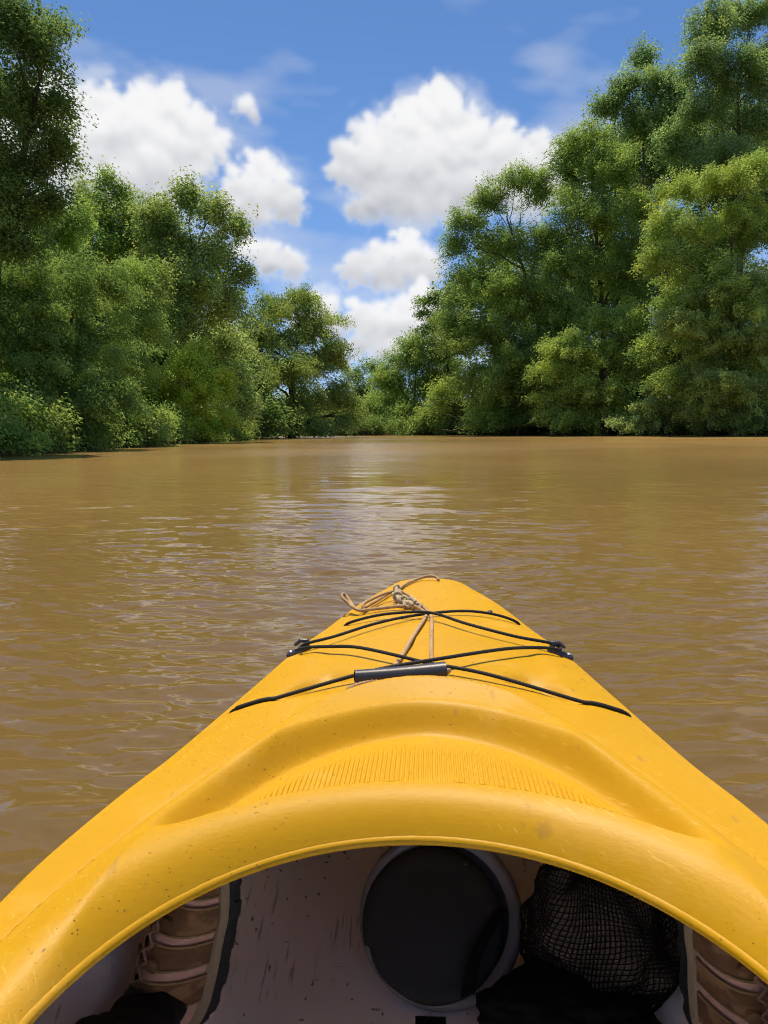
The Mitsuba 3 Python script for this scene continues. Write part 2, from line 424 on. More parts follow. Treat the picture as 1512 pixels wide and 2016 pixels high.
def soil(p, n, uv):
    k = FB(p.x * 0.8, p.y * 0.8, p.z * 2.0, 4)
    return MIX(mi.Color3f(0.045, 0.030, 0.016), mi.Color3f(0.10, 0.075, 0.035), k)


bsdf('bank_soil', base_color=mikit.proc(soil), roughness=0.9, specular=0.2)


def ground():
    r = np.concatenate([np.arange(2, 20, 2.0), np.arange(20, 130, 1.6), np.geomspace(130, 2500, 24)])
    a = np.radians(np.arange(0, 360.1, 1.5))
    R, A = np.meshgrid(r, a, indexing='ij')
    X, Y = R * np.sin(A), R * np.cos(A)
    d = shore_field(X, Y)
    p = np.stack([X, Y, 0 * X], -1)
    w = d + 1.2 * (meshkit.fbm(p * .35, 3, 4) - .5)
    z = np.where(w < 0, -1.2 * sstep(0, -3, w) - .05, .55 * sstep(0, 1.2, w) + 1.6 * sstep(1, 14, w) + .5 * (meshkit.fbm(p * .2, 3, 8) - .5) * sstep(0, 4, w)) - 0.04
    V = np.stack([X, Y, z], -1).reshape(-1, 3)
    add('ground', (np.vstack([V, [[0, 0, -1.3]]]), tri(grid_faces(*X.shape))), 'bank_soil', smooth=True, kind='structure',
        label='dark muddy soil of the two river banks under the trees')


ground()


def muddy(p, n, uv):
    k = FB(p.x * 0.16, p.y * 0.10, 3.0, 3)
    return MIX(mi.Color3f(0.096, 0.065, 0.021), mi.Color3f(0.270, 0.170, 0.056), dr.clip(k * .6 + .6 * SS(-2.0, 26.0, p.x + 4 * (FB(p.x * .1, p.y * .1, 8.0, 2) - .5)), 0, 1))


def ruffled(p, n, uv):
    # the sheltered water round the near reach is sleek, the open reach beyond is ruffled by the breeze, in patches
    open_ = SS(4.0, 16.0, p.y + 2.5 * N(p.x * .25, p.y * .25, 4.0))
    slick = dr.exp(-dr.square((p.x + .4 + .8 * (N(p.x, p.y * 1.5, 2.0) - .5)) / 2.2) - dr.square((p.y - 10.8 + 1.2 * (N(p.x * .8, p.y, 5.0) - .5)) / 1.5))
    return mi.Float(0.035 + 0.22 * open_ * (1 - .85 * slick) * (0.55 + 0.45 * SS(.3, .6, FB(p.x * .10, p.y * .16, 6.0, 3))))


scene['muddy_water'] = {'type': 'principled', 'base_color': mikit.proc(muddy), 'roughness': mikit.proc(ruffled), 'eta': 1.333}


def waves(x, y, sp):
    """height of the ripples; sp = mesh spacing there, ripples the mesh cannot carry are left out"""
    rng = np.random.default_rng(11)
    h = np.zeros_like(x)
    pz = np.stack([x * .13, y * .13, 0 * x], -1)
    gust = 0.55 + 0.9 * meshkit.fbm(pz, 3, 31)
    calm = 0.62 + 0.38 * sstep(0.32, 0.55, meshkit.fbm(np.stack([x * .05 + 3, y * .11, 0 * x], -1), 3, 77))
    wx = x + .12 * (meshkit.fbm(np.stack([x * .9, y * .9, 0 * x], -1), 2, 5) - .5) * 2
    wy = y + .12 * (meshkit.fbm(np.stack([x * .9, y * .9, 0 * x + 9], -1), 2, 6) - .5) * 2
    for i in range(76):
        lam = 0.032 * (1.4 / 0.032) ** ((i + rng.random()) / 76)
        th = rng.normal(0.05, 0.36) + (np.pi if rng.random() < .12 else 0)
        k = 2 * np.pi / lam
        slope = 0.030 * (.45 if lam < .05 else .85 if lam < .20 else .55 if lam < .4 else .36)
        amp = slope / k
        keep = np.clip((lam / np.maximum(sp, 1e-4) - 2.2) / 2.5, 0, 1)
        ph = k * (wx * math.sin(th) + wy * math.cos(th)) + rng.random() * 6.28
        c = np.sin(ph)
        h += amp * keep * (c + .22 * np.cos(2 * ph)) * (gust if lam < .5 else 1.0)
    # wake that spreads from the bow
    # a slick, sheltered patch that mirrors the far trees
    ex = .8 * (meshkit.noise(np.stack([x, y * 1.5, 0 * x], -1), 2) - .5); ey = 1.2 * (meshkit.noise(np.stack([x * .8, y, 0 * x], -1), 5) - .5)
    slick = np.exp(-((x + .4 + ex) / 2.2) ** 2 - ((y - 10.8 + ey) / 1.5) ** 2)
    return h * calm * (1 - .8 * slick)


def river():
    r = [0.30]
    while r[-1] < 130:
        q = r[-1]
        k = .55 - .20 * min(max((q - 2.5) / 2.5, 0), 1)
        r.append(q + min(max(.0075, k * (q * q + .56) / (.75 * 760)), 2.0))
    r = np.concatenate([r, np.geomspace(132, 320, 12)])
    a = np.concatenate([np.radians(np.arange(-180, -36, 4.0)), np.radians(np.linspace(-33, 33, 400)), np.radians(np.arange(36, 180.1, 4.0))])
    R, A = np.meshgrid(r, a, indexing='ij')
    X, Y = R * np.sin(A), R * np.cos(A)
    dr_ = np.gradient(r)[:, None] * np.ones_like(X)
    sp = np.maximum(dr_, R * np.gradient(a)[None])
    z = waves(X, Y, sp)
    # the hull presses the surface down
    rel = np.stack([X - K0[0], Y - K0[1]], -1)
    s, t = rel @ KS, rel @ KT
    w = waterline(np.clip(s, -1.8, S_END)) * ((s > -1.8) & (s < S_END))
    inside = w - np.abs(t)
    z = z - .45 * sstep(.006, .03, inside) * (w > 0)
    # bow wavelets riding off the hull
    off = np.clip(-inside, 0, 2)
    z = z + .0010 * np.sin(off * 42 - s * 9) * np.exp(-off * 2.6) * ((s > -1) & (s < 1.7)) * (inside < 0)
    V = np.stack([X, Y, z], -1).reshape(-1, 3)
    f = tri(grid_faces(*X.shape))
    c = len(V)
    n0 = X.shape[1]
    V = np.vstack([V, [[0, 0, -.45]]])
    j = np.arange(n0 - 1)
    f = np.vstack([f, np.stack([j * 0 + c, j, j + 1], 1)])
    add('river', (V, f), 'muddy_water', smooth=True, kind='structure', label='broad brown muddy river with small ripples')


river()

# ------------------------------------------------------------------ trees
scene['leaf'] = {'type': 'principledthin', 'base_color': {'type': 'mesh_attribute', 'name': 'vertex_color'}, 'roughness': 0.6, 'spec_trans': 0.0,
                 'diff_trans': 1.0, 'eta': 1.4}


def bark(p, n, uv):
    k = FB(p.x * 9, p.y * 9, p.z * 2.2, 3)
    return MIX(mi.Color3f(0.055, 0.042, 0.030), mi.Color3f(0.17, 0.135, 0.10), k)


def dead(p, n, uv):
    k = FB(p.x * 9, p.y * 9, p.z * 5, 3)
    return MIX(mi.Color3f(0.20, 0.16, 0.12), mi.Color3f(0.46, 0.40, 0.32), k)


bsdf('bark', base_color=mikit.proc(bark), roughness=0.9, specular=0.2)
bsdf('dead_wood', base_color=mikit.proc(dead), roughness=0.9, specular=0.2)

GREENS = {                       # leaf colours (linear) of each kind of tree
    'dark': (0.218, 0.326, 0.086), 'mid': (0.325, 0.449, 0.106), 'olive': (0.351, 0.455, 0.121), 'deep': (0.254, 0.374, 0.092), 'lime': (0.570, 0.717, 0.103),
    'yellow': (0.392, 0.514, 0.113), 'fresh': (0.341, 0.492, 0.103), 'blue': (0.290, 0.417, 0.140), 'pale': (0.407, 0.530, 0.173)}
DENS = 0.72
LEAVES = [0]


def unit(v):
    return v / (np.linalg.norm(v, axis=-1, keepdims=True) + 1e-12)


def foliage(lobes, leaf, green, seed, flat=0.5, droop=0.15, dens=1.0, spread=1.0, clump=0.25, reach=(0, 0)):
    """leaves as small folded blades on sprays that fill the outer part of each lobe (cx, cy, cz, rx, ry, rz)"""
    rng = np.random.default_rng(seed)
    leaf = leaf * .82
    L = np.asarray(lobes, float)
    tips, outs, tint = [], [], []
    per = 20
    for i, (cx, cy, cz, rx, ry, rz) in enumerate(L):
        mean = (rx * ry * rz) ** (1 / 3)
        rc0 = max(clump * mean, leaf * 2.6)
        k = int(np.clip(1.0 * 4 * math.pi * mean ** 2 / (math.pi * rc0 ** 2), 6, 130))
        d = unit(rng.normal(size=(k, 3)))
        d[:, 2] = np.where(d[:, 2] < -.5, -d[:, 2] * .6, d[:, 2]); d = unit(d)
        cc = np.array([cx, cy, cz]) + d * (rng.uniform(.35, 1.0, (k, 1)) * [rx, ry, rz])
        inner = np.zeros(k)
        for j in range(len(L)):
            if j != i:
                inner = np.maximum(inner, np.linalg.norm((cc - L[j, :3]) / L[j, 3:], axis=1) < .5)
        for c, dd, skip in zip(cc, d, inner):
            if (skip and rng.random() < .7) or c[2] < .25 or rng.random() < .10:
                continue
            rc = rc0 * rng.uniform(.5, 1.45)
            # a bough: sprays strung along it, broad in the middle, thinning to a pointed end that hangs a little
            d3 = dd + np.array([reach[0], reach[1], 0]) * .6 + rng.normal(0, .22, 3)
            d3[2] = d3[2] * (1 - .55 * flat) + .22 * (1 - flat)
            d3 = unit(d3)
            ln_ = rc * (2.1 + 1.5 * rng.random() * (.6 + .8 * flat))
            sd_ = unit(np.cross(d3, [0, 0, 1.0])); u3 = np.cross(sd_, d3)
            area = 1.15 * rc * ln_
            n = max(4, int(DENS * dens * 1.5 * area / (0.20 * leaf * leaf) / per))
            u = rng.random(n) ** .85
            wd = rc * (np.sin(np.pi * (.12 + .88 * u) ** .8) * .72 + .07)
            lat, ver = rng.normal(0, .55, n), rng.normal(0, .5, n)
            p = c + np.outer((u - .55) * ln_, d3) + np.outer(lat * wd, sd_) + np.outer((ver * (.62 - .34 * flat) + .18 - .35 * lat * lat * flat) * wd, u3)
            p[:, 2] -= droop * .75 * ln_ * u ** 2
            p = p[p[:, 2] > .08] if (p[:, 2] > .08).any() else p[:1] * [1, 1, 0] + [0, 0, .2]
            tips.append(p); outs.append(unit(p - c + 1.0 * ln_ * d3 + .4 * rc * dd)); tint.append(np.full(len(p), rng.normal(0, 1)))
    P, O, TI = np.vstack(tips), np.vstack(outs), np.concatenate(tint)
    n = len(P)
    hor = unit(O * [1, 1, 0] + np.array([reach[0], reach[1], 0]) * .8 + rng.normal(0, .35, (n, 3)) * [1, 1, 0])
    ax = unit(hor * 1.0 + np.array([0, 0, 1.0]) * (np.where(O[:, 2] > .35, .55, 0) * (1 - flat) - droop + rng.normal(0, .22, n))[:, None])
    side = unit(np.cross(ax, [0, 0, 1.0])); upv = np.cross(side, ax)
    ln = leaf * 5.0 * spread * rng.uniform(.7, 1.3, n)
    k = np.arange(per)
    u = (k[None] + rng.random((n, per))) / per
    sgn = np.where(k % 2 == 0, 1.0, -1.0)[None] * np.ones((n, 1))
    w = .55 * np.sin(np.pi * np.clip(u * .9 + .12, 0, 1)) * rng.uniform(.2, 1, (n, per))
    org = P[:, None] + ax[:, None] * ((u - .6) * ln[:, None])[..., None] + side[:, None] * (sgn * w * ln[:, None] * .8)[..., None] + upv[:, None] * (rng.normal(0, .16 + .30 * (1 - flat), (n, per)) * ln[:, None])[..., None] - np.array([0, 0, 1]) * (u ** 2 * ln[:, None] * droop * .8)[..., None]
    dirn = unit(ax[:, None] * .6 + side[:, None] * (sgn * rng.uniform(.3, 1.1, (n, per)))[..., None] + rng.normal(0, .35, (n, per, 3)) - np.array([0, 0, .25 + droop]))
    nr = unit(np.array([0, 0, .85]) + O[:, None] * .5 + rng.normal(0, .36 + .15 * (1 - flat), (n, per, 3)) + rng.normal(0, .25, (n, 1, 3)))
    sd = unit(np.cross(dirn, nr)); nr = np.cross(sd, dirn)
    le = leaf * rng.uniform(.65, 1.25, (n, per))[..., None]
    a = org - dirn * le * .5; b = org + dirn * le * .5
    fold = nr * le * .10
    l = org - sd * le * .31 + fold - dirn * le * .06; r = org + sd * le * .31 + fold - dirn * le * .06
    m = n * per
    if True:                                   # far off: one blade face
        nv = 3
        V = np.stack([a + sd * le * .30, b, a - sd * le * .34 + dirn * le * .15], 2).reshape(-1, 3)
        f = np.arange(m * 3).reshape(-1, 3)
    else:
        nv = 4
        V = np.stack([a, l, b, r], 2).reshape(-1, 3)
        i4 = np.arange(m)[:, None] * 4
        f = np.vstack([i4 + [0, 2, 1], i4 + [0, 3, 2]])
    base = np.array(GREENS[green])
    sp = TI[:, None, None] * .10 + rng.normal(0, 1, (n, 1, 1)) * .12 + rng.normal(0, .09, (n, per, 1))
    yel = (TI[:, None] * .05 + rng.normal(0, .08, (n, 1)) + rng.normal(0, .08, (n, per)))
    c = base * np.exp(sp) * np.stack([1 + yel, 1 + .25 * yel, 1 - .7 * yel], -1)
    C = np.repeat(np.clip(c, .005, .75).reshape(-1, 3), nv, 0)
    LEAVES[0] += m
    return V, f, C


def limb_path(p0, p1, rng, sag, n=9):
    u = np.linspace(0, 1, n)[:, None]
    p = p0 + (p1 - p0) * u
    p[:, 2] += sag * np.sin(np.pi * u[:, 0]) * np.linalg.norm(p1 - p0)
    wob = rng.normal(0, .035, (n, 3)) * np.linalg.norm(p1 - p0); wob[0] = wob[-1] = 0
    return p + wob * .6


def tree(key, label, category, base, lobes, leaf, green, seed, trunk_r=.18, lean=None, bare=0, group=None, **kw_):
    """trunk, one limb per crown lobe and a crown of leaves"""
    rng = np.random.default_rng(seed + 500)
    L = np.asarray(lobes, float)
    b = np.array([base[0], base[1], base[2] if len(base) > 2 else 0.3])
    top = L[np.argmax(L[:, 2])]
    h = top[2]
    crown_mid = L[:, :3].mean(0)
    head = np.array([.45 * top[0] + .55 * crown_mid[0], .45 * top[1] + .55 * crown_mid[1], max(h * .86, b[2] + .6)])
    path = spline([b - [0, 0, .5], b + (head - b) * [.12, .12, .30], b + (head - b) * [.5, .5, .66], head], 14)
    path[1:-1, :2] += rng.normal(0, .03 * h ** .5 * .3, (12, 2))
    rad = trunk_r * np.linspace(1.25, .25, 14); rad[0] *= 1.25
    add(key + '__trunk', tube(path, rad, 9), 'bark', smooth=50)
    k = 0
    for i, (cx, cy, cz, rx, ry, rz) in enumerate(L):
        c = np.array([cx, cy, cz])
        zt = np.clip(cz - .35 * np.linalg.norm(c[:2] - crown_mid[:2]) - .4 * rz, b[2] + .3, path[-2, 2])
        j = int(np.argmin(np.abs(path[:, 2] - zt)))
        if np.linalg.norm(c - path[j]) < .4:
            continue
        parts = [tube(limb_path(path[j], c + np.array([0, 0, .2 * rz]), rng, .06), np.linspace(rad[j] * .55, rad[j] * .16, 9), 6)]
        main = limb_path(path[j], c + np.array([0, 0, .2 * rz]), np.random.default_rng(seed * 77 + i), .06)
        parts = [tube(main, np.linspace(rad[j] * .55, rad[j] * .16, 9), 6)]
        for q in range(5):
            d = unit(rng.normal(size=3) + np.array([0, 0, .5]))
            s0 = main[4 + q % 4]
            parts.append(tube(limb_path(s0, c + d * np.array([rx, ry, rz]) * rng.uniform(.6, .95), rng, .05, 6), np.linspace(rad[j] * .2, rad[j] * .05, 6), 5))
        add(nth(key + '__limb', k), join(parts), 'bark', smooth=60); k += 1
    v, f, c = foliage(lobes, leaf, green, seed, **kw_)
    add(key + '__crown', (v, f), 'leaf', color=c)
    tag(key, label, category, group)


tree('sycamore_tree', 'tall dark shaded tree cut by the left frame edge with broad leaves against the cloud', 'tree', (-14.69, 28.50, 0.5),
     [(-11.43, 24.98, 12.91, 1.31, 1.25, 1.31), (-10.53, 25.5, 12.4, 1.04, 0.99, 1.04), (-10.41, 26.3, 13.54, 0.61, 0.58, 0.52), (-11.59, 26.22, 10.87, 1.47, 1.39, 1.55), (-10.09, 25.51, 10.97, 0.7, 0.67, 0.6), (-12.26, 25.8, 8.54, 1.7, 1.61, 1.61), (-10.9, 25.97, 9.37, 0.94, 0.89, 0.85), (-12.62, 24.32, 10.59, 1.92, 1.82, 3.2), (-11.83, 26.36, 7.74, 0.95, 0.91, 0.78), (-12.69, 24.63, 7.44, 1.94, 1.85, 1.78), (-11.88, 25.8, 6.64, 1.27, 1.16, 0.76), (-10.66, 26.02, 8.12, 0.77, 0.73, 0.68), (-10.28, 25.92, 9.82, 0.68, 0.65, 0.61)],
     0.14, 'dark', 11, trunk_r=0.26, flat=0.35, dens=0.95, clump=0.22)
tree('poplar_tree', 'slim pointed tree top rising beside the tall dark tree on the left bank', 'tree', (-18.62, 52.50, 0.5),
     [(-17.25, 50.15, 16.15, 0.66, 0.63, 1.32), (-16.43, 50.5, 15.17, 0.86, 0.82, 1.5), (-18.85, 51.11, 14.89, 1.08, 1.02, 1.68), (-17.29, 49.27, 13.17, 1.78, 1.69, 1.94), (-15.59, 50.4, 13.74, 1.33, 1.26, 1.66), (-16.6, 50.78, 11.97, 2.51, 2.38, 2.0), (-14.23, 49.42, 12.57, 1.63, 1.54, 1.46), (-18.59, 48.38, 11.46, 1.59, 1.51, 1.91)],
     0.2, 'mid', 12, trunk_r=0.2, flat=0.3)
tree('sycamore_tree_001', 'olive green round crowned tree with clumped leaves, highest of the mid left bank', 'tree', (-12.84, 49.50, 0.5),
     [(-13.46, 48.03, 13.71, 1.26, 1.2, 1.2), (-11.1, 46.54, 13.87, 1.29, 1.22, 1.22), (-9.51, 46.58, 13.15, 1.29, 1.22, 1.23), (-8.55, 47.72, 12.71, 1.07, 1.01, 1.0), (-12.73, 47.28, 11.47, 2.02, 1.92, 1.71), (-9.95, 46.92, 10.93, 1.7, 1.61, 1.39), (-8.34, 47.44, 9.85, 1.0, 0.95, 0.81), (-10.86, 45.43, 8.78, 2.09, 1.99, 1.49), (-9.28, 47.63, 7.95, 1.88, 1.79, 1.57), (-13.41, 46.72, 12.79, 1.23, 1.17, 1.23), (-11.57, 45.63, 6.81, 1.95, 1.85, 1.65), (-13.17, 47.51, 9.46, 1.72, 1.63, 1.88), (-14.09, 48.2, 6.86, 1.59, 1.51, 1.59)],
     0.22, 'olive', 13, trunk_r=0.26, flat=0.4)
tree('willow_tree', 'broad mid green tree mass overhanging the water at the lower left', 'tree', (-13.55, 32.50, 0.5),
     [(-12.94, 29.09, 5.57, 1.82, 1.73, 1.53), (-11.15, 30.36, 6.14, 1.6, 1.52, 1.5), (-13.14, 29.28, 3.75, 2.12, 2.01, 1.73), (-11.43, 30.82, 3.89, 2.03, 1.93, 1.82), (-13.09, 30.71, 1.93, 2.22, 2.11, 1.41), (-10.28, 29.28, 1.85, 1.54, 1.46, 1.25), (-14.98, 30.88, 1.75, 1.63, 1.54, 1.42), (-12.0, 30.34, 0.82, 1.8, 0.91, 0.6)],
     0.125, 'deep', 14, trunk_r=0.22, reach=(0.9, -0.2), dens=1.0, flat=0.6, droop=0.3)
tree('willow_tree_001', 'green leaning tree between the olive tree and the bright lime bush', 'tree', (-12.58, 39.50, 0.5),
     [(-11.59, 37.48, 7.63, 1.48, 1.41, 1.48), (-11.68, 37.88, 5.67, 1.5, 1.42, 1.62), (-11.92, 36.81, 3.31, 1.33, 1.27, 1.57), (-12.99, 37.62, 1.68, 1.49, 1.41, 1.24), (-12.4, 37.56, 0.82, 1.11, 0.83, 0.54)],
     0.15, 'mid', 15, trunk_r=0.2, reach=(0.9, -0.2), flat=0.6, droop=0.3)
tree('alder_tree', 'green tree filling the gap below the tall dark tree on the left', 'tree', (-19.95, 42.50, 0.5),
     [(-17.63, 38.73, 8.86, 2.04, 1.94, 1.4), (-16.69, 40.83, 10.68, 1.48, 1.4, 1.21), (-15.22, 39.79, 11.03, 1.18, 1.12, 1.05), (-15.94, 39.95, 8.11, 1.58, 1.5, 1.31), (-19.37, 38.99, 6.98, 1.54, 1.46, 1.54), (-16.7, 40.35, 11.43, 0.93, 0.88, 1.06)],
     0.17, 'fresh', 16, trunk_r=0.2, flat=0.4)
tree('lime_bush', 'bright lime green bush leaning over the water on the left bank', 'bush', (-12.63, 47.50, 0.5),
     [(-10.9, 44.38, 4.24, 1.81, 1.72, 1.46), (-12.91, 46.17, 2.47, 1.82, 1.73, 1.76), (-9.95, 44.38, 2.38, 1.52, 1.44, 1.52), (-11.51, 45.2, 1.1, 2.53, 1.54, 1.01), (-9.08, 44.86, 1.0, 1.06, 0.72, 0.47), (-13.34, 45.24, 3.6, 1.19, 1.13, 1.19), (-13.18, 44.35, 1.11, 1.46, 1.33, 0.88), (-9.35, 44.45, 3.66, 1.02, 0.97, 0.88)],
     0.16, 'lime', 17, trunk_r=0.1, flat=0.7, droop=0.2, reach=(0.9, -0.2), dens=1.2)
tree('arching_tree', 'wide arching fine leaved tree at the river bend with a forked trunk', 'tree', (-8.22, 69.50, 0.5),
     [(-8.45, 68.03, 10.79, 2.69, 2.55, 2.01), (-5.63, 68.05, 9.26, 2.46, 2.34, 2.24), (-10.17, 67.36, 7.93, 3.32, 3.16, 2.66), (-5.07, 68.75, 6.51, 2.49, 2.36, 2.26), (-8.22, 65.31, 5.2, 3.65, 3.47, 2.58), (-4.19, 68.29, 3.39, 2.16, 2.05, 2.02), (-10.85, 65.56, 3.55, 2.37, 2.25, 2.37), (-7.43, 69.21, 2.33, 3.41, 3.11, 2.05), (-12.41, 67.47, 6.24, 1.78, 1.69, 2.44), (-2.83, 67.2, 1.6, 1.11, 1.05, 0.97), (-6.7, 68.27, 11.88, 1.8, 1.71, 1.26), (-3.87, 67.57, 7.48, 1.11, 1.06, 1.11), (-8.86, 67.89, 1.08, 2.46, 1.49, 0.98), (-4.94, 65.92, 0.87, 1.95, 1.05, 0.69), (-11.31, 66.66, 1.1, 1.75, 1.67, 1.14)],
     0.24, 'olive', 18, trunk_r=0.26, reach=(0.9, -0.2), flat=0.75, droop=0.35)
tree('young_sycamore_tree', 'pale leaved young tree tucked behind the lime bush', 'tree', (-12.06, 56.50, 0.5),
     [(-10.7, 52.81, 6.4, 1.91, 1.82, 1.22), (-12.36, 53.17, 5.27, 1.4, 1.33, 1.57), (-10.33, 53.22, 4.4, 1.4, 1.33, 1.58), (-11.77, 54.8, 8.01, 1.44, 1.37, 1.08), (-9.48, 52.99, 2.34, 1.22, 1.16, 1.74)],
     0.26, 'pale', 19, trunk_r=0.14, flat=0.6)
tree('shore_bush', 'small fresh green bush at the waterline in the lower left corner of the left bank', 'bush', (-12.79, 26.50, 0.2),
     [(-11.06, 23.81, 0.56, 0.7, 0.52, 0.34), (-11.93, 23.99, 0.56, 0.71, 0.67, 0.55), (-10.61, 24.18, 0.42, 0.4, 0.29, 0.19)],
     0.11, 'fresh', 20, trunk_r=0.05, flat=0.6)
tree('oak_tree', 'shadowy dense tree behind the left bank bushes', 'tree', (-18.00, 64.50, 0.5),
     [(-24.32, 66.27, 12.94, 6.54, 6.21, 4.36), (-16.9, 63.68, 10.82, 4.61, 4.38, 4.61), (-16.77, 59.58, 5.26, 4.7, 4.47, 4.31), (-24.01, 62.48, 6.73, 6.58, 6.25, 5.34), (-13.35, 63.36, 4.29, 3.75, 3.56, 3.75), (-9.25, 60.35, 1.37, 2.38, 2.26, 1.59)],
     0.36, 'dark', 21, trunk_r=0.3, flat=0.4)
tree('distant_tree', 'thin bluish tree in the gap at the far end of the river', 'tree', (-1.69, 127.50, 0.5),
     [(-1.53, 125.48, 10.63, 1.82, 1.73, 1.16), (-4.36, 124.57, 9.15, 1.8, 1.71, 1.8), (0.09, 125.3, 8.76, 1.65, 1.57, 2.06), (-3.2, 125.69, 6.39, 2.48, 2.36, 2.07), (-1.18, 125.88, 4.35, 3.31, 3.15, 2.48), (-5.25, 125.12, 4.36, 2.47, 2.35, 3.29)],
     0.42, 'blue', 22, trunk_r=0.16, flat=0.5)
tree('far_bank_bush', 'rounded green bush at the waterline in the centre of the far bank', 'bush', (-0.67, 100.50, 0.5),
     [(-0.93, 98.23, 2.61, 2.46, 2.33, 2.26), (-3.45, 96.77, 1.97, 2.55, 2.42, 1.91), (1.32, 97.98, 3.54, 2.58, 2.45, 3.09), (-5.99, 96.74, 1.05, 2.55, 1.74, 1.15), (-9.9, 97.91, 1.21, 3.86, 2.15, 1.42), (-13.78, 98.14, 0.99, 3.23, 1.77, 1.16)],
     0.34, 'mid', 23, trunk_r=0.1, flat=0.6)
tree('beech_tree', 'rounded mid green tree right of the far gap', 'tree', (3.71, 94.50, 0.5),
     [(2.8, 93.31, 8.49, 2.95, 2.8, 2.46), (0.65, 91.51, 5.71, 2.41, 2.29, 2.71), (5.61, 89.78, 9.03, 2.66, 2.52, 2.36), (5.15, 92.16, 5.12, 3.33, 3.17, 3.03), (2.1, 90.64, 2.15, 2.98, 2.83, 2.09), (7.63, 93.18, 6.95, 2.45, 2.33, 3.07), (3.95, 91.65, 10.38, 2.11, 2.0, 1.33)],
     0.32, 'mid', 24, trunk_r=0.2, reach=(-0.9, -0.5), flat=0.6)
tree('flat_topped_tree', 'dark tree with flat layered boughs jutting left over the far bank', 'tree', (8.40, 91.50, 0.5),
     [(5.43, 88.71, 14.99, 1.87, 1.24, 0.82), (4.56, 89.65, 13.46, 1.18, 0.9, 0.59), (7.24, 88.52, 12.27, 2.91, 2.77, 2.04), (8.64, 88.32, 14.74, 2.61, 2.48, 2.32), (5.54, 88.62, 11.74, 1.75, 1.6, 1.05), (8.43, 88.91, 9.49, 2.92, 2.78, 2.34)],
     0.3, 'dark', 25, trunk_r=0.22, flat=0.9)
tree('willow_bush', 'yellow green bush beside the dead branches on the right bank', 'bush', (6.45, 85.50, 0.5),
     [(6.14, 81.48, 3.55, 2.04, 1.94, 2.04), (7.89, 83.15, 5.2, 1.91, 1.82, 1.64), (4.97, 84.18, 1.75, 1.77, 1.68, 1.38), (7.36, 83.16, 1.99, 1.64, 1.56, 1.2)],
     0.3, 'yellow', 26, trunk_r=0.1, flat=0.6)
tree('ash_tree', 'airy topped tree with forked bare boughs standing nearest the river gap on the right bank', 'tree', (16.36, 75.50, 0.5),
     [(12.11, 73.88, 23.15, 2.19, 2.08, 1.85), (9.84, 74.31, 21.49, 1.76, 1.67, 1.56), (14.53, 74.21, 22.33, 1.95, 1.86, 2.05), (7.67, 73.8, 19.32, 1.94, 1.85, 1.75), (6.74, 73.84, 17.29, 1.55, 1.48, 1.46), (10.85, 74.52, 17.41, 3.19, 3.03, 2.21), (14.37, 71.88, 16.79, 2.6, 2.47, 2.36), (8.07, 72.92, 13.89, 2.64, 2.51, 2.16), (12.37, 72.01, 12.34, 4.03, 3.83, 2.84), (9.09, 71.56, 8.68, 3.77, 3.58, 2.82), (14.11, 73.45, 6.98, 3.62, 3.44, 3.38), (9.18, 72.06, 4.13, 3.08, 2.93, 2.61), (12.74, 73.53, 2.27, 3.14, 2.79, 1.84), (6.95, 73.39, 9.37, 2.41, 2.29, 2.9), (11.74, 70.61, 5.4, 3.72, 3.53, 2.79), (15.79, 72.69, 10.14, 2.63, 2.5, 3.35)],
     0.25, 'mid', 27, trunk_r=0.28, reach=(-0.9, -0.5), flat=0.5)
tree('maple_tree', 'large full crowned tree rising behind the airy tree on the right bank', 'tree', (20.99, 73.50, 0.5),
     [(17.75, 70.56, 25.3, 2.41, 2.29, 1.95), (16.52, 71.78, 23.13, 1.89, 1.79, 2.36), (19.56, 68.92, 22.63, 2.95, 2.8, 2.49), (17.72, 69.05, 18.68, 3.41, 3.24, 2.95), (22.07, 71.07, 19.18, 2.57, 2.44, 3.27), (16.6, 70.48, 14.27, 3.01, 2.86, 3.01), (21.59, 72.01, 13.62, 3.55, 3.38, 3.32), (16.6, 70.16, 9.8, 2.77, 2.63, 2.77), (23.48, 69.6, 15.77, 2.29, 2.17, 2.75)],
     0.25, 'mid', 28, trunk_r=0.3, reach=(-0.9, -0.5), flat=0.5)
tree('hickory_tree', 'blue green tree top standing against the sky left of the tallest tree', 'tree', (26.36, 79.50, 0.5),
     [(25.37, 78.22, 35.61, 1.65, 1.56, 1.54), (22.79, 76.18, 32.01, 1.8, 1.71, 1.7), (25.48, 75.42, 31.68, 2.48, 2.36, 2.38), (21.28, 76.3, 30.48, 2.01, 1.91, 1.51), (24.85, 76.09, 28.55, 3.75, 3.57, 2.5), (27.5, 75.62, 29.95, 2.49, 2.36, 2.99)],
     0.28, 'blue', 29, trunk_r=0.3, flat=0.4)
tree('cottonwood_tree', 'tallest tree at the right frame edge with a dark visible trunk', 'tree', (31.72, 69.50, 0.5),
     [(27.13, 67.15, 33.0, 2.3, 2.18, 2.3), (31.38, 69.25, 34.8, 2.96, 2.81, 2.96), (25.6, 65.64, 29.39, 2.16, 2.05, 1.81), (29.09, 66.55, 29.17, 3.28, 3.12, 2.63), (27.15, 67.65, 26.65, 2.45, 2.33, 1.87), (31.94, 68.68, 25.57, 2.49, 2.36, 2.49), (25.44, 69.04, 24.09, 2.5, 2.37, 2.18), (27.68, 65.52, 22.08, 2.8, 2.62, 1.72), (32.74, 67.21, 29.43, 2.65, 2.52, 3.54)],
     0.24, 'blue', 30, trunk_r=0.34, flat=0.4)
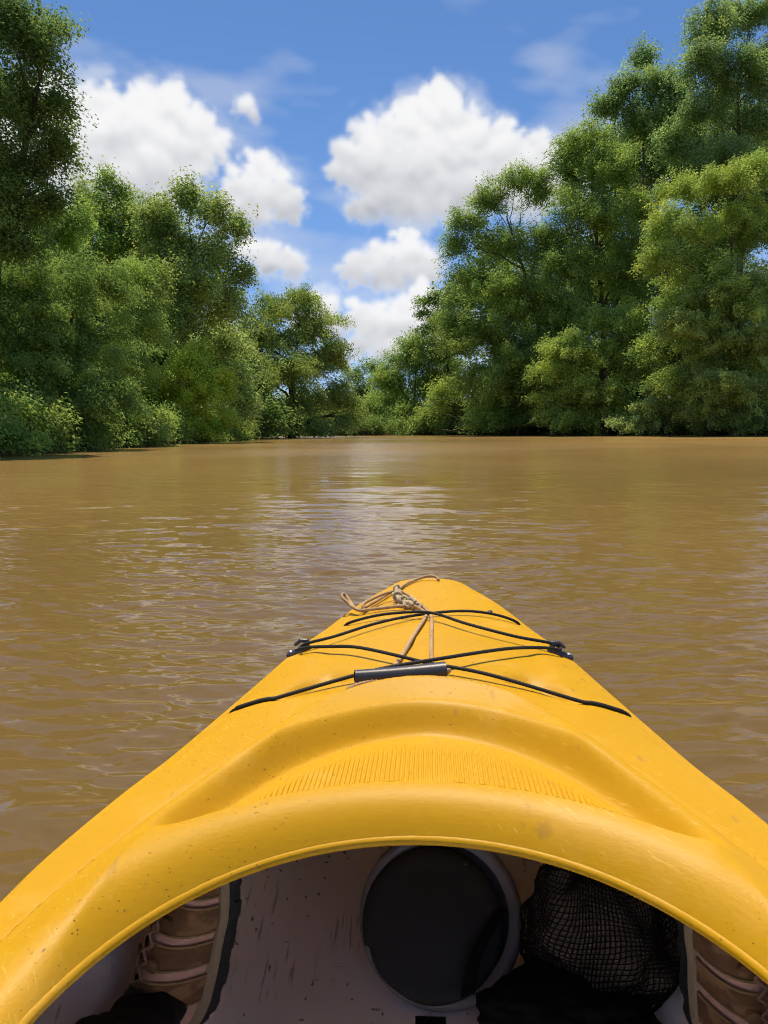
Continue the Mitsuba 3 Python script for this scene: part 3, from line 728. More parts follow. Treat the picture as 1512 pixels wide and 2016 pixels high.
tree('box_elder_tree', 'yellow green tree below the tallest tree on the right', 'tree', (27.67, 61.50, 0.5),
     [(22.64, 60.15, 18.16, 1.98, 1.88, 1.42), (24.56, 57.58, 18.09, 2.08, 1.98, 1.36), (27.71, 59.3, 19.13, 1.87, 1.78, 1.95), (20.94, 57.86, 15.02, 2.09, 1.99, 1.71), (25.63, 60.22, 15.57, 2.97, 2.82, 2.18), (29.06, 60.91, 14.97, 2.4, 2.28, 2.6), (23.78, 59.16, 12.2, 2.92, 2.66, 1.75), (20.19, 57.63, 12.65, 1.71, 1.62, 1.33), (25.24, 57.1, 9.46, 2.63, 2.5, 2.07), (24.15, 58.68, 7.12, 2.32, 2.2, 1.93)],
     0.22, 'yellow', 31, trunk_r=0.22, reach=(-0.9, -0.5), flat=0.6, droop=0.2)
tree('river_birch_tree', 'light green drooping tree with layered sprays low over the water on the right bank', 'tree', (19.56, 68.50, 0.5),
     [(18.77, 67.38, 9.42, 2.66, 2.53, 1.86), (15.41, 64.96, 7.27, 2.78, 2.34, 1.54), (19.3, 66.76, 6.79, 2.85, 2.71, 2.2), (14.12, 65.69, 5.26, 2.38, 1.97, 1.3), (17.16, 64.94, 3.52, 3.2, 2.6, 1.71), (13.91, 66.53, 2.97, 1.97, 1.46, 0.96), (20.49, 65.25, 9.13, 1.93, 1.84, 2.36), (15.23, 65.59, 1.44, 2.59, 1.44, 0.95), (19.49, 67.04, 2.08, 2.65, 2.51, 1.76), (21.25, 65.98, 5.44, 2.17, 2.06, 2.17)],
     0.23, 'yellow', 32, trunk_r=0.2, reach=(-0.9, -0.5), flat=0.85, droop=0.3)
tree('hornbeam_tree', 'green tree with stepped horizontal boughs at the lower right edge', 'tree', (26.77, 59.50, 0.5),
     [(24.18, 58.12, 10.0, 2.87, 2.44, 1.61), (26.65, 57.06, 10.52, 2.25, 2.14, 2.06), (21.02, 55.98, 7.73, 2.03, 1.9, 1.25), (25.57, 56.74, 6.54, 3.17, 2.84, 1.87), (23.24, 58.07, 4.47, 2.1, 1.74, 1.15), (27.44, 57.24, 2.91, 2.26, 2.15, 1.88), (25.17, 58.57, 8.96, 2.31, 2.2, 1.54), (24.26, 55.15, 3.2, 2.18, 2.07, 1.81), (27.27, 56.46, 6.49, 1.49, 1.41, 2.23), (25.88, 57.76, 1.15, 2.28, 1.39, 0.91), (23.85, 57.48, 1.65, 1.89, 1.49, 0.98), (27.84, 57.12, 0.87, 1.5, 1.14, 0.75)],
     0.2, 'olive', 33, trunk_r=0.24, reach=(-0.9, -0.5), flat=0.85, droop=0.2)
tree('low_bush', 'pale green low bush trailing on the water at the lower right', 'bush', (23.14, 63.50, 0.5),
     [(21.49, 61.49, 2.14, 2.22, 1.72, 1.13), (18.98, 61.73, 1.08, 1.62, 0.86, 0.57), (23.93, 61.56, 1.84, 2.23, 1.85, 1.22), (27.0, 61.14, 1.02, 2.61, 1.22, 0.8), (29.81, 61.14, 0.76, 1.81, 1.1, 0.72), (20.71, 61.44, 0.83, 2.43, 0.86, 0.57)],
     0.2, 'pale', 34, trunk_r=0.08, reach=(-0.9, -0.5), flat=0.75, droop=0.2)
tree('oak_tree_001', 'deep shaded tree mass behind the right bank trees', 'tree', (28.77, 88.50, 0.5),
     [(13.33, 83.76, 12.66, 6.61, 6.28, 7.16), (24.25, 88.42, 16.58, 7.56, 7.18, 8.73), (33.64, 87.76, 16.38, 8.08, 7.68, 9.24), (32.95, 90.08, 29.56, 7.7, 7.32, 8.89), (39.66, 85.66, 23.39, 6.76, 6.42, 12.4), (16.9, 79.74, 4.95, 8.92, 7.18, 4.72), (30.69, 86.51, 6.32, 9.68, 8.65, 5.69), (41.95, 90.19, 6.48, 7.12, 6.76, 6.53), (23.7, 87.28, 27.14, 5.17, 4.91, 5.17)],
     0.5, 'dark', 35, trunk_r=0.4, flat=0.4)
tree('dogwood_tree', 'fresh green low tree between the dead branches and the drooping light green tree', 'tree', (13.13, 75.50, 0.5),
     [(11.74, 73.59, 7.48, 2.42, 2.3, 2.18), (13.49, 72.55, 4.59, 2.39, 2.27, 2.15), (10.18, 72.44, 4.14, 2.14, 2.04, 2.14), (13.28, 73.82, 2.04, 2.67, 2.36, 1.55), (9.64, 71.81, 1.56, 1.89, 1.8, 1.18)],
     0.24, 'fresh', 36, trunk_r=0.14, flat=0.7, reach=(-0.9, -0.5))
tree('elm_tree', 'olive green tree filling the bank below the yellow green tree', 'tree', (26.06, 62.50, 0.5),
     [(22.75, 61.24, 9.74, 2.01, 1.91, 1.81), (21.28, 61.27, 6.66, 2.02, 1.91, 1.81), (25.37, 61.73, 8.24, 2.23, 2.12, 2.03), (21.99, 58.71, 3.77, 2.32, 2.2, 1.54), (26.07, 58.5, 4.48, 2.31, 2.19, 1.92), (29.62, 61.54, 9.35, 2.02, 1.92, 2.43), (28.1, 59.65, 5.3, 1.96, 1.86, 1.96)],
     0.22, 'mid', 37, trunk_r=0.2, flat=0.7, reach=(-0.9, -0.5), droop=0.25)


def mass(key, label, spots, leaf, green, seed, **kw_):
    v, f, c = foliage(spots, leaf, green, seed, **kw_)
    add(key, (v, f), 'leaf', color=c, label=label, category='undergrowth' if 'under' in key else 'woodland', kind='stuff')


def along(line, step, seed, r0, r1, back, z0):
    rng = np.random.default_rng(seed)
    p = np.array(line, float); seg = np.linalg.norm(np.diff(p, axis=0), axis=1); u = np.concatenate([[0], np.cumsum(seg)])
    out = []
    for q in np.arange(0, u[-1], step):
        i = min(int(np.searchsorted(u, q, side='right')) - 1, len(seg) - 1)
        c = p[i] + (p[i + 1] - p[i]) * (q - u[i]) / seg[i]
        t = (p[i + 1] - p[i]) / seg[i]; nrm = np.array([-t[1], t[0]])      # land lies on the left of the way these lines run
        r = rng.uniform(r0, r1); off = back + rng.uniform(-.4, .8) * r
        out.append((c[0] + nrm[0] * off, c[1] + nrm[1] * off, z0 * rng.uniform(.8, 1.15), r * 1.25, r * 1.25, r * rng.uniform(.75, 1.1)))
    return out


LEFT = [(-12.1, 20), (-12.1, 24.5), (-11.2, 38), (-10.6, 53), (-10.4, 64), (-11.0, 71), (-16, 78)]
FAR = [(-30, 102), (-12, 93), (-3, 86.5), (7.7, 81.5), (20.4, 70.5), (26, 65.5), (30.5, 61.2)]
mass('undergrowth', 'low dark green undergrowth hanging along the waterline of the left bank', along([(-12, 2)] + LEFT, 1.5, 3, .9, 1.6, .7, .9), .2, 'mid', 901, flat=.7, droop=.3, dens=.5)
mass('undergrowth_001', 'low dark green undergrowth hanging along the waterline of the right and far bank', along(FAR[:4], 2.2, 14, 1.0, 1.7, .5, .9) + along(FAR[3:] + [(40, 52), (47, 38)], 2.4, 4, 1.8, 3.0, .9, 1.6), .30, 'dark', 903, flat=.7, droop=.3, dens=.5)
mass('woodland', 'deep green wood standing behind the bank trees', along([(-12, -4)] + LEFT[1:-1], 5.5, 5, 3.0, 4.2, 9, 3.6) + along([(-10.6, 53), (-10.4, 64), (-13, 76)], 5, 15, 3, 4, 11, 9) + along(FAR[3:] + [(40, 52), (47, 38)], 6, 6, 3.4, 5.0, 11, 4.5) + along(FAR[4:], 6, 16, 4, 5, 14, 11) + along(FAR[:4], 6, 7, 2.6, 3.2, 14, 2.6), .55, 'dark', 902, flat=.4, dens=.6)

# ------------------------------------------------------------------ deck fittings, lacing, carry handle and rope
def kpath(pts):
    p = np.asarray(pts, float)
    return kw(p[:, 0], p[:, 1], p[:, 2])


CORD_A = [(1.0010, -0.193, 0.298), (0.9825, -0.1829, 0.313), (0.974, -0.1636, 0.3223), (0.9751, -0.1179, 0.334), (0.9669, -0.0606, 0.3433), (0.9463, 0.0014, 0.3490), (0.8788, 0.0602, 0.348), (0.8272, 0.12, 0.3435), (0.8100, 0.1877, 0.3313), (0.8200, 0.2461, 0.3180), (0.8200, 0.264, 0.3100), (0.8060, 0.262, 0.3085), (0.7980, 0.250, 0.3130), (0.7542, 0.1929, 0.3273), (0.7042, 0.1489, 0.3394), (0.6434, 0.0885, 0.349), (0.5722, 0.0066, 0.3565), (0.540, -0.0791, 0.350), (0.514, -0.1602, 0.335), (0.497, -0.2406, 0.315), (0.491, -0.2931, 0.3005), (0.4910, -0.3151, 0.294), (0.4943, -0.3252, 0.282)]
CORD_B = [(1.0620, 0.208, 0.290), (1.0444, 0.2047, 0.3023), (1.0401, 0.1821, 0.3141), (1.0319, 0.135, 0.3277), (1.0159, 0.0821, 0.336), (0.9925, 0.0299, 0.3389), (0.9726, -0.0099, 0.3388), (0.9319, -0.0593, 0.3405), (0.8667, -0.1316, 0.3376), (0.8150, -0.1985, 0.3275), (0.8100, -0.2400, 0.3180), (0.8080, -0.2600, 0.3100), (0.7950, -0.2580, 0.3090), (0.7860, -0.2440, 0.3140), (0.7547, -0.1973, 0.3255), (0.7114, -0.1476, 0.3384), (0.6566, -0.0952, 0.347), (0.6054, -0.0379, 0.3498), (0.5748, 0.0066, 0.3490), (0.547, 0.0685, 0.3475), (0.521, 0.1428, 0.337), (0.500, 0.2273, 0.318), (0.497, 0.2835, 0.304), (0.5010, 0.3139, 0.295), (0.5062, 0.3251, 0.282)]
for i, c in enumerate((CORD_A, CORD_B)):
    p = spline(kpath(c), 260)
    rel = p[:, :2] - K0
    s_, t_ = rel @ KS, rel @ KT
    floor = deck_z(s_, t_) + .0036
    body = np.arange(260)
    p[:, 2] = np.where((body > 8) & (body < 252), np.maximum(p[:, 2], floor), p[:, 2])
    add(nth('kayak__bungee_cord', i), tube(p, .0032, 10), 'black_cord', smooth=True)


def hook(i, sg):
    o, n = np.array([.822, .276 * sg]), np.array([.010, -1.0 * sg])
    n /= np.linalg.norm(n)
    def at(u, w, h):      # u inboard along the fitting, w across it
        q = o + n * u + np.array([-n[1], n[0]]) * w
        return kw(q[0], q[1], 0)[:2].tolist() + [float(deck_z(np.array([q[0]]), np.array([q[1]]))[0]) + h]
    key = nth('kayak__deck_hook', i)
    import manifold3d as m3
    def ball(u, w, h, r):
        return m3.Manifold.sphere(r, 16).translate(at(u, w, h))
    base = m3.Manifold.batch_hull([ball(-.008, 0, .002, .0085), ball(.030, 0, .002, .0075)])
    post = m3.Manifold.batch_hull([ball(.026, 0, .004, .0065), ball(.027, 0, .019, .0052)])
    arm = m3.Manifold.batch_hull([ball(.027, 0, .019, .0052), ball(.014, 0, .0245, .0042)])
    tip = m3.Manifold.batch_hull([ball(.014, 0, .0245, .0042), ball(.003, 0, .020, .0034)])
    add(key, base + post + arm + tip, 'hook_plastic', smooth=40)
    c = np.array(at(-.007, 0, .0095))
    b = trimesh.creation.icosphere(subdivisions=3, radius=1.0); b.apply_scale([.0058, .0058, .0026]); b.apply_translation(c)
    add(key + '__bolt', b, 'bolt_steel', smooth=True)


hook(0, -1); hook(1, 1)
b = trimesh.creation.icosphere(subdivisions=2, radius=1.0); b.apply_scale([.006, .006, .003]); b.apply_translation(kw(1.112, .147, float(deck_z(np.array([1.112]), np.array([.147]))[0]) + .001))
add('kayak__rivet', b, 'hook_plastic', smooth=True)

# black rubber grip of the carry handle, a slightly bent sleeve, open at both ends
hp = spline(kpath([(.4660, -.1150, .3590), (.482, -.0430, .3590), (.495, .0290, .3620)]), 24)
outer = tube(hp, np.linspace(.0120, .0155, 24), 28, caps=False)
inner_v, inner_f = tube(hp, np.linspace(.0095, .0125, 24), 28, caps=False)
ring = []
for e, flip in ((0, 1), (23, 0)):
    k = np.arange(28); a, bq = e * 28 + k, e * 28 + (k + 1) % 28; off = len(outer[0])
    q = np.stack([a, bq, bq + off, a + off], 1)
    ring.append(tri(q if flip else q[:, ::-1]))
add('kayak__carry_handle', (np.vstack([outer[0], inner_v]), np.vstack([outer[1], inner_f[:, ::-1] + len(outer[0])] + ring)), 'black_rubber', smooth=40, label='black rubber sleeve of the carry handle')


def lay(strands=3, pitch=1.0, depth=.16):
    return lambda i, th: 1 - depth + depth * np.abs(np.sin(strands * th * .5 + i * pitch)) * 1.6


def rope(name, pts, r, bs, n=None, rest=True, twist=True, caps=True):
    p = spline(kpath(pts), 400)
    ln = np.linalg.norm(np.diff(p, axis=0), axis=1).sum()
    n = n or int(ln / .0011)
    p = spline(kpath(pts), n)
    if rest:
        rel = p[:, :2] - K0; s_, t_ = rel @ KS, rel @ KT
        on = np.abs(t_) < gun(s_) - .004
        p[:, 2] = np.where(on, np.maximum(p[:, 2], deck_z(s_, t_) + r * .9), p[:, 2])
    add(name, tube(p, r, 12, twist=lay(4, .42) if twist else None), bs, smooth=True)


ROPE_BOW = [(1.4861, 0.0266, 0.3142), (1.5062, 0.0194, 0.3192), (1.5107, 0.0017, 0.3213), (1.4989, -0.0248, 0.3175), (1.4529, -0.0488, 0.3175), (1.3864, -0.0697, 0.3193), (1.3167, -0.0822, 0.3225), (1.2797, -0.0994, 0.322), (1.2267, -0.1162, 0.322), (1.1745, -0.1346, 0.320), (1.1279, -0.1536, 0.318), (1.1036, -0.1725, 0.318), (1.1226, -0.1904, 0.323), (1.1359, -0.2042, 0.332), (1.1545, -0.2151, 0.338), (1.1690, -0.2130, 0.341), (1.1680, -0.2060, 0.336), (1.1340, -0.1900, 0.325), (1.0940, -0.1750, 0.321), (1.0785, -0.1600, 0.321), (1.0763, -0.1433, 0.3232), (1.0726, -0.1116, 0.3282), (1.0667, -0.0776, 0.3337), (1.060, -.055, .336)]
ROPE_TOP = [(1.0761, -0.1505, 0.316), (1.0864, -0.1570, 0.330), (1.1000, -0.1540, 0.334), (1.1253, -0.1421, 0.336), (1.1745, -0.118, 0.338), (1.2000, -0.0868, 0.342), (1.1990, -0.0754, 0.343), (1.1668, -0.0496, 0.3383), (1.0962, -0.0267, 0.3375), (1.0325, -0.0069, 0.336), (0.9863, 0.0036, 0.3344), (0.9047, 0.0069, 0.3377), (0.7777, 0.0058, 0.3393), (0.6789, 0.0057, 0.3376), (0.5906, 0.0075, 0.342), (0.530, .0190, .346), (.504, .0340, .360), (.492, .012, .361), (.482, -.0430, .359)]
ROPE_B = [(1.0913, -0.0593, 0.3364), (1.0469, -0.0282, 0.3372), (1.008, -0.0091, 0.3337), (0.9393, -0.0085, 0.3367), (0.7921, -0.0286, 0.3402), (0.6798, -0.045, 0.3369), (0.5944, -0.0571, 0.3393), (0.5291, -0.0693, 0.344), (0.4842, -0.0898, 0.343), (0.4540, -0.118, 0.343), (0.4480, -0.124, 0.345), (.4530, -.110, .3510), (.462, -.07, .3515)]
rope('mooring_rope__strand', ROPE_BOW, .0040, 'rope_fibre')
rope('mooring_rope__strand_001', ROPE_TOP, .0039, 'rope_fibre')
rope('mooring_rope__strand_002', ROPE_B, .0040, 'rope_fibre')
_r = np.random.default_rng(8)
kn = []
for (cs, ct, cz, R, ax) in ((1.193, -.0815, .352, .0065, 0), (1.168, -.080, .344, .0085, 2), (1.145, -.0765, .341, .0095, 1), (1.105, -.069, .337, .0110, 0), (1.090, -.058, .340, .0120, 1), (1.075, -.046, .340, .0115, 2), (1.062, -.034, .339, .0100, 0), (1.047, -.024, .338, .0075, 1)):
    th = np.linspace(0, 2 * np.pi * .93, 40) + _r.uniform(0, 6)
    nrm = unit(_r.normal(0, .5, 3) + np.eye(3)[ax]); a = unit(np.cross(nrm, [.3, .5, .8])); bb = np.cross(nrm, a)
    c0 = kw(cs, ct, cz)
    pp = c0 + R * (np.cos(th)[:, None] * a + np.sin(th)[:, None] * bb) + np.linspace(-.004, .004, 40)[:, None] * nrm
    kn.append(tube(pp, .0037, 10, twist=lay(4, .5)))
core = kw(np.array([1.193, 1.168, 1.145, 1.11, 1.085, 1.062]), np.array([-.0815, -.080, -.0765, -.068, -.054, -.034]), np.array([.356, .346, .341, .339, .340, .338]))
kn.append(tube(spline(core, 40), np.linspace(.0045, .0065, 40), 10, twist=lay(4, .6)))
add('mooring_rope__knot', join(kn), 'rope_bleached', smooth=True, label='bleached lumpy knot of the rope')
tag('mooring_rope', 'tan braided rope knotted over the bow and laced under the black cords', 'rope')

# ------------------------------------------------------------------ inside the cockpit
bsdf('lid_black', base_color=mikit.proc(lambda p, n, uv: MIX(mi.Color3f(0.020, 0.021, 0.021), mi.Color3f(0.16, 0.13, 0.10), SS(0.76, 0.86, FB(p.x * 120, p.y * 120, p.z * 120, 3)) * SS(.5, .7, N(p.x * 18, p.y * 18, p.z * 18)))), roughness=0.55, specular=0.4)
bsdf('tub_plastic', base_color=rgb(0.20, 0.20, 0.215), roughness=0.38, specular=0.45)
bsdf('strap_black', base_color=rgb(0.008, 0.008, 0.009), roughness=0.85, specular=0.2)
tau = math.radians(50)
f3, up3, k3 = np.array([KS[0], KS[1], 0]), np.array([0, 0, 1.0]), np.array([KT[0], KT[1], 0])
disc_v = f3 * math.cos(tau) + up3 * math.sin(tau); disc_n = -f3 * math.sin(tau) + up3 * math.cos(tau)
disc_c = kw(.392, .007, .000)


def on_disc(a, b, h):
    return disc_c + np.multiply.outer(a, k3) + np.multiply.outer(b, disc_v) + np.multiply.outer(h, disc_n)


def lathe(profile, n=72, wob=None):
    th = np.linspace(0, 2 * np.pi, n, endpoint=False)
    r, h = np.asarray(profile, float).T
    w = 1 if wob is None else wob(th)[:, None]
    R = r[None] * w
    V = on_disc(R * np.cos(th)[:, None], R * np.sin(th)[:, None], np.broadcast_to(h, R.shape))
    i, j = np.meshgrid(np.arange(n), np.arange(len(r) - 1), indexing='ij'); k = len(r)
    q = np.stack([i * k + j, ((i + 1) % n) * k + j, ((i + 1) % n) * k + j + 1, i * k + j + 1], -1).reshape(-1, 4)
    return V.reshape(-1, 3), tri(q)


disc_c = disc_c + k3 * .013 + disc_v * .011
add('storage_tub__shell', lathe([(.104, -.006), (.113, -.001), (.121, -.001), (.126, -.008), (.124, -.018), (.108, -.030), (.090, -.052), (.066, -.064), (.0, -.066)]), 'tub_plastic', smooth=True, label='pale grey rounded shell behind the black lid')
disc_c = disc_c - k3 * .013 - disc_v * .011
notch = lambda th: 1 - .055 * np.exp(-((np.mod(th - math.radians(200), 2 * np.pi)) / .16) ** 2) - .02 * sstep(math.radians(200), math.radians(212), th) * sstep(math.radians(262), math.radians(240), th)
add('storage_tub__lid', lathe([(.0, .0075), (.03, .0075), (.060, .0066), (.064, .0052), (.086, .0050), (.090, .0062), (.100, .0050), (.106, .003), (.1075, .000), (.106, -.004)], 120, notch), 'lid_black', smooth=True, label='black round lid with a small notch')


def ribbon(center, across, width, thick=.002):
    """flat webbing along a path; across = unit vectors over its width"""
    c, a = np.asarray(center, float), np.asarray(across, float)
    t = unit(np.gradient(c, axis=0)); nn = unit(np.cross(a, t))
    ring_ = np.stack([c - a * width / 2 + nn * thick / 2, c + a * width / 2 + nn * thick / 2, c + a * width / 2 - nn * thick / 2, c - a * width / 2 - nn * thick / 2], 1)
    n = len(c)
    i, j = np.meshgrid(np.arange(n - 1), np.arange(4), indexing='ij')
    q = np.stack([i * 4 + j, i * 4 + (j + 1) % 4, (i + 1) * 4 + (j + 1) % 4, (i + 1) * 4 + j], -1).reshape(-1, 4)
    e = (n - 1) * 4
    return ring_.reshape(-1, 3), np.vstack([tri(q), [[0, 2, 1], [0, 3, 2], [e, e + 1, e + 2], [e, e + 2, e + 3]]])


ss = np.linspace(.318, -.05, 24)
cz = np.full(24, -.0955)
add('storage_tub__strap', ribbon(kw(ss, .004 + 0 * ss, np.maximum(cz, -.0955)), np.tile(k3, (24, 1)), .044), 'strap_black', smooth=40)
u = np.linspace(0, 1, 16)
fl = on_disc(.104 - .052 * u - .012 * np.sin(u * 3), .018 - .112 * u, .012 + .022 * np.sin(u * 2.6))
add('storage_tub__flap', ribbon(fl, unit(np.outer(1 - u * .2, k3) + np.outer(.25 + 0 * u, disc_v)), .022, .003), 'strap_black', smooth=40, label='loose end of black webbing')
tag('storage_tub', 'round pale tub with a black disc lid lying tilted on the hull floor', 'tub')

# black drawstring bag with a net panel
bsdf('bag_cloth', base_color=rgb(0.008, 0.008, 0.009), roughness=0.9, specular=0.15)
bsdf('bag_net', base_color=rgb(0.006, 0.006, 0.006), roughness=0.9, specular=0.15)
bsdf('bag_inside', base_color=mikit.proc(lambda p, n, uv: MIX(mi.Color3f(0.085, 0.065, 0.045), mi.Color3f(0.20, 0.17, 0.14), FB(p.x * 30, p.y * 30, p.z * 30, 3))), roughness=0.9)


def inside(P, gap=.012):
    """keeps points within the hull"""
    rel = P[..., :2] - K0; s_, t_ = rel @ KS, rel @ KT; z_ = P[..., 2]
    a, b_, c_ = np.maximum(gun(s_) - .013, .004), z_gun(s_) - .022, keel(s_) + .010
    q = np.clip((z_ - c_) / (b_ - c_), 0, 1) ** (1 / 1.6)
    w = a * np.sin(np.arccos(np.clip(1 - q, -1, 1))) ** .45 - gap
    t2 = np.clip(t_, -w, w)
    return np.concatenate([K0 + s_[..., None] * KS + t2[..., None] * KT, P[..., 2:]], -1)


def lump(center, radii, seed, rough, sub=5, scale=1.0):
    m = trimesh.creation.icosphere(subdivisions=sub)
    v = np.array(m.vertices)
    k = 1 + rough * (meshkit.fbm(v * 2.2 * scale + seed, 4, seed) - .5) * 2
    v = v * k[:, None] * np.asarray(radii)
    w = kw(center[0] + v[:, 1], center[1] + v[:, 0], center[2] + v[:, 2])
    w[:, 2] = np.maximum(w[:, 2], -.098)
    return w, np.array(m.faces)


add('net_bag__pouch', lump((.245, .185, -.035), (.112, .085, .055), 4, .28), 'bag_cloth', smooth=True)
nb_c, nb_r = (.335, .245, .030), np.array([.110, .085, .125])


def nb(a, e):
    a, e = np.broadcast_arrays(np.asarray(a, float), e)
    v = np.stack([np.cos(e) * np.sin(a), -np.cos(e) * np.cos(a), np.sin(e)], -1)
    k = 1 + .26 * (meshkit.fbm(v * 2.1 + 5.5, 3, 6) - .5) * 2
    v = v * k[..., None] * nb_r
    p = kw(nb_c[0] + v[..., 1], nb_c[1] + v[..., 0], nb_c[2] + v[..., 2])
    p[..., 2] = np.maximum(p[..., 2], -.092)
    return inside(p)


A_, E_ = np.meshgrid(np.linspace(-np.pi, np.pi, 60), np.linspace(-1.5, 1.5, 40), indexing='ij')
q = nb(A_, E_); cen = kw(*nb_c)
add('net_bag__contents', ((cen + (q - cen) * .955).reshape(-1, 3), tri(grid_faces(60, 40))), 'bag_inside', smooth=True)
st = []
for a in np.arange(-1.6, 1.9, .055):
    st.append(tube(nb(a + .05 * np.sin(np.linspace(-1.4, 1.4, 40) * 5 + a * 3) + .03 * np.sin(np.linspace(0, 9, 40) + 7 * a), np.linspace(-1.4, 1.4, 40)), .0010, 4))
for e in np.arange(-1.35, 1.4, .052):
    st.append(tube(nb(np.linspace(-1.7, 1.9, 44), e + .05 * np.sin(np.linspace(-2, 2, 44) * 4 + e * 5)), .0010, 4))
add('net_bag__netting', join(st), 'bag_net', kind='stuff', label='black net panel of the bag')
tag('net_bag', 'black drawstring bag with a net panel beside the right foot in the hull', 'bag')

# ------------------------------------------------------------------ the paddler's feet in trail sandals
bsdf('skin', base_color=mikit.proc(lambda p, n, uv: MIX(mi.Color3f(0.36, 0.21, 0.17), mi.Color3f(0.50, 0.32, 0.27), FB(p.x * 40, p.y * 40, p.z * 40, 3))), roughness=0.5, specular=0.35)
bsdf('trouser_cloth', base_color=rgb(0.014, 0.013, 0.013), roughness=0.95, specular=0.1)


def leather(p, n, uv):
    k = FB(p.x * 60, p.y * 60, p.z * 60, 3)
    w = SS(0.52, 0.66, FB(p.x * 38 + 4, p.y * 38, p.z * 38, 4))
    return MIX(MIX(mi.Color3f(0.085, 0.046, 0.023), mi.Color3f(0.15, 0.085, 0.042), k), mi.Color3f(0.34, 0.21, 0.11), w * .4)


bsdf('brown_leather', base_color=mikit.proc(leather), roughness=0.75, specular=0.25)
bsdf('tan_binding', base_color=rgb(0.24, 0.17, 0.09), roughness=0.8, specular=0.2)
bsdf('midsole_foam', base_color=rgb(0.24, 0.20, 0.14), roughness=0.75, specular=0.25)
bsdf('outsole_rubber', base_color=rgb(0.014, 0.017, 0.018), roughness=0.6, specular=0.35)
bsdf('lace_cord', base_color=rgb(0.26, 0.17, 0.11), roughness=0.85, specular=0.2)

half_w = PchipInterpolator([-.140, -.12, -.08, -.02, .04, .09, .12, .138], [.012, .028, .034, .034, .042, .045, .036, .012])
height = PchipInterpolator([-.140, -.12, -.08, -.03, .02, .06, .10, .138], [.040, .066, .084, .080, .068, .052, .038, .018])


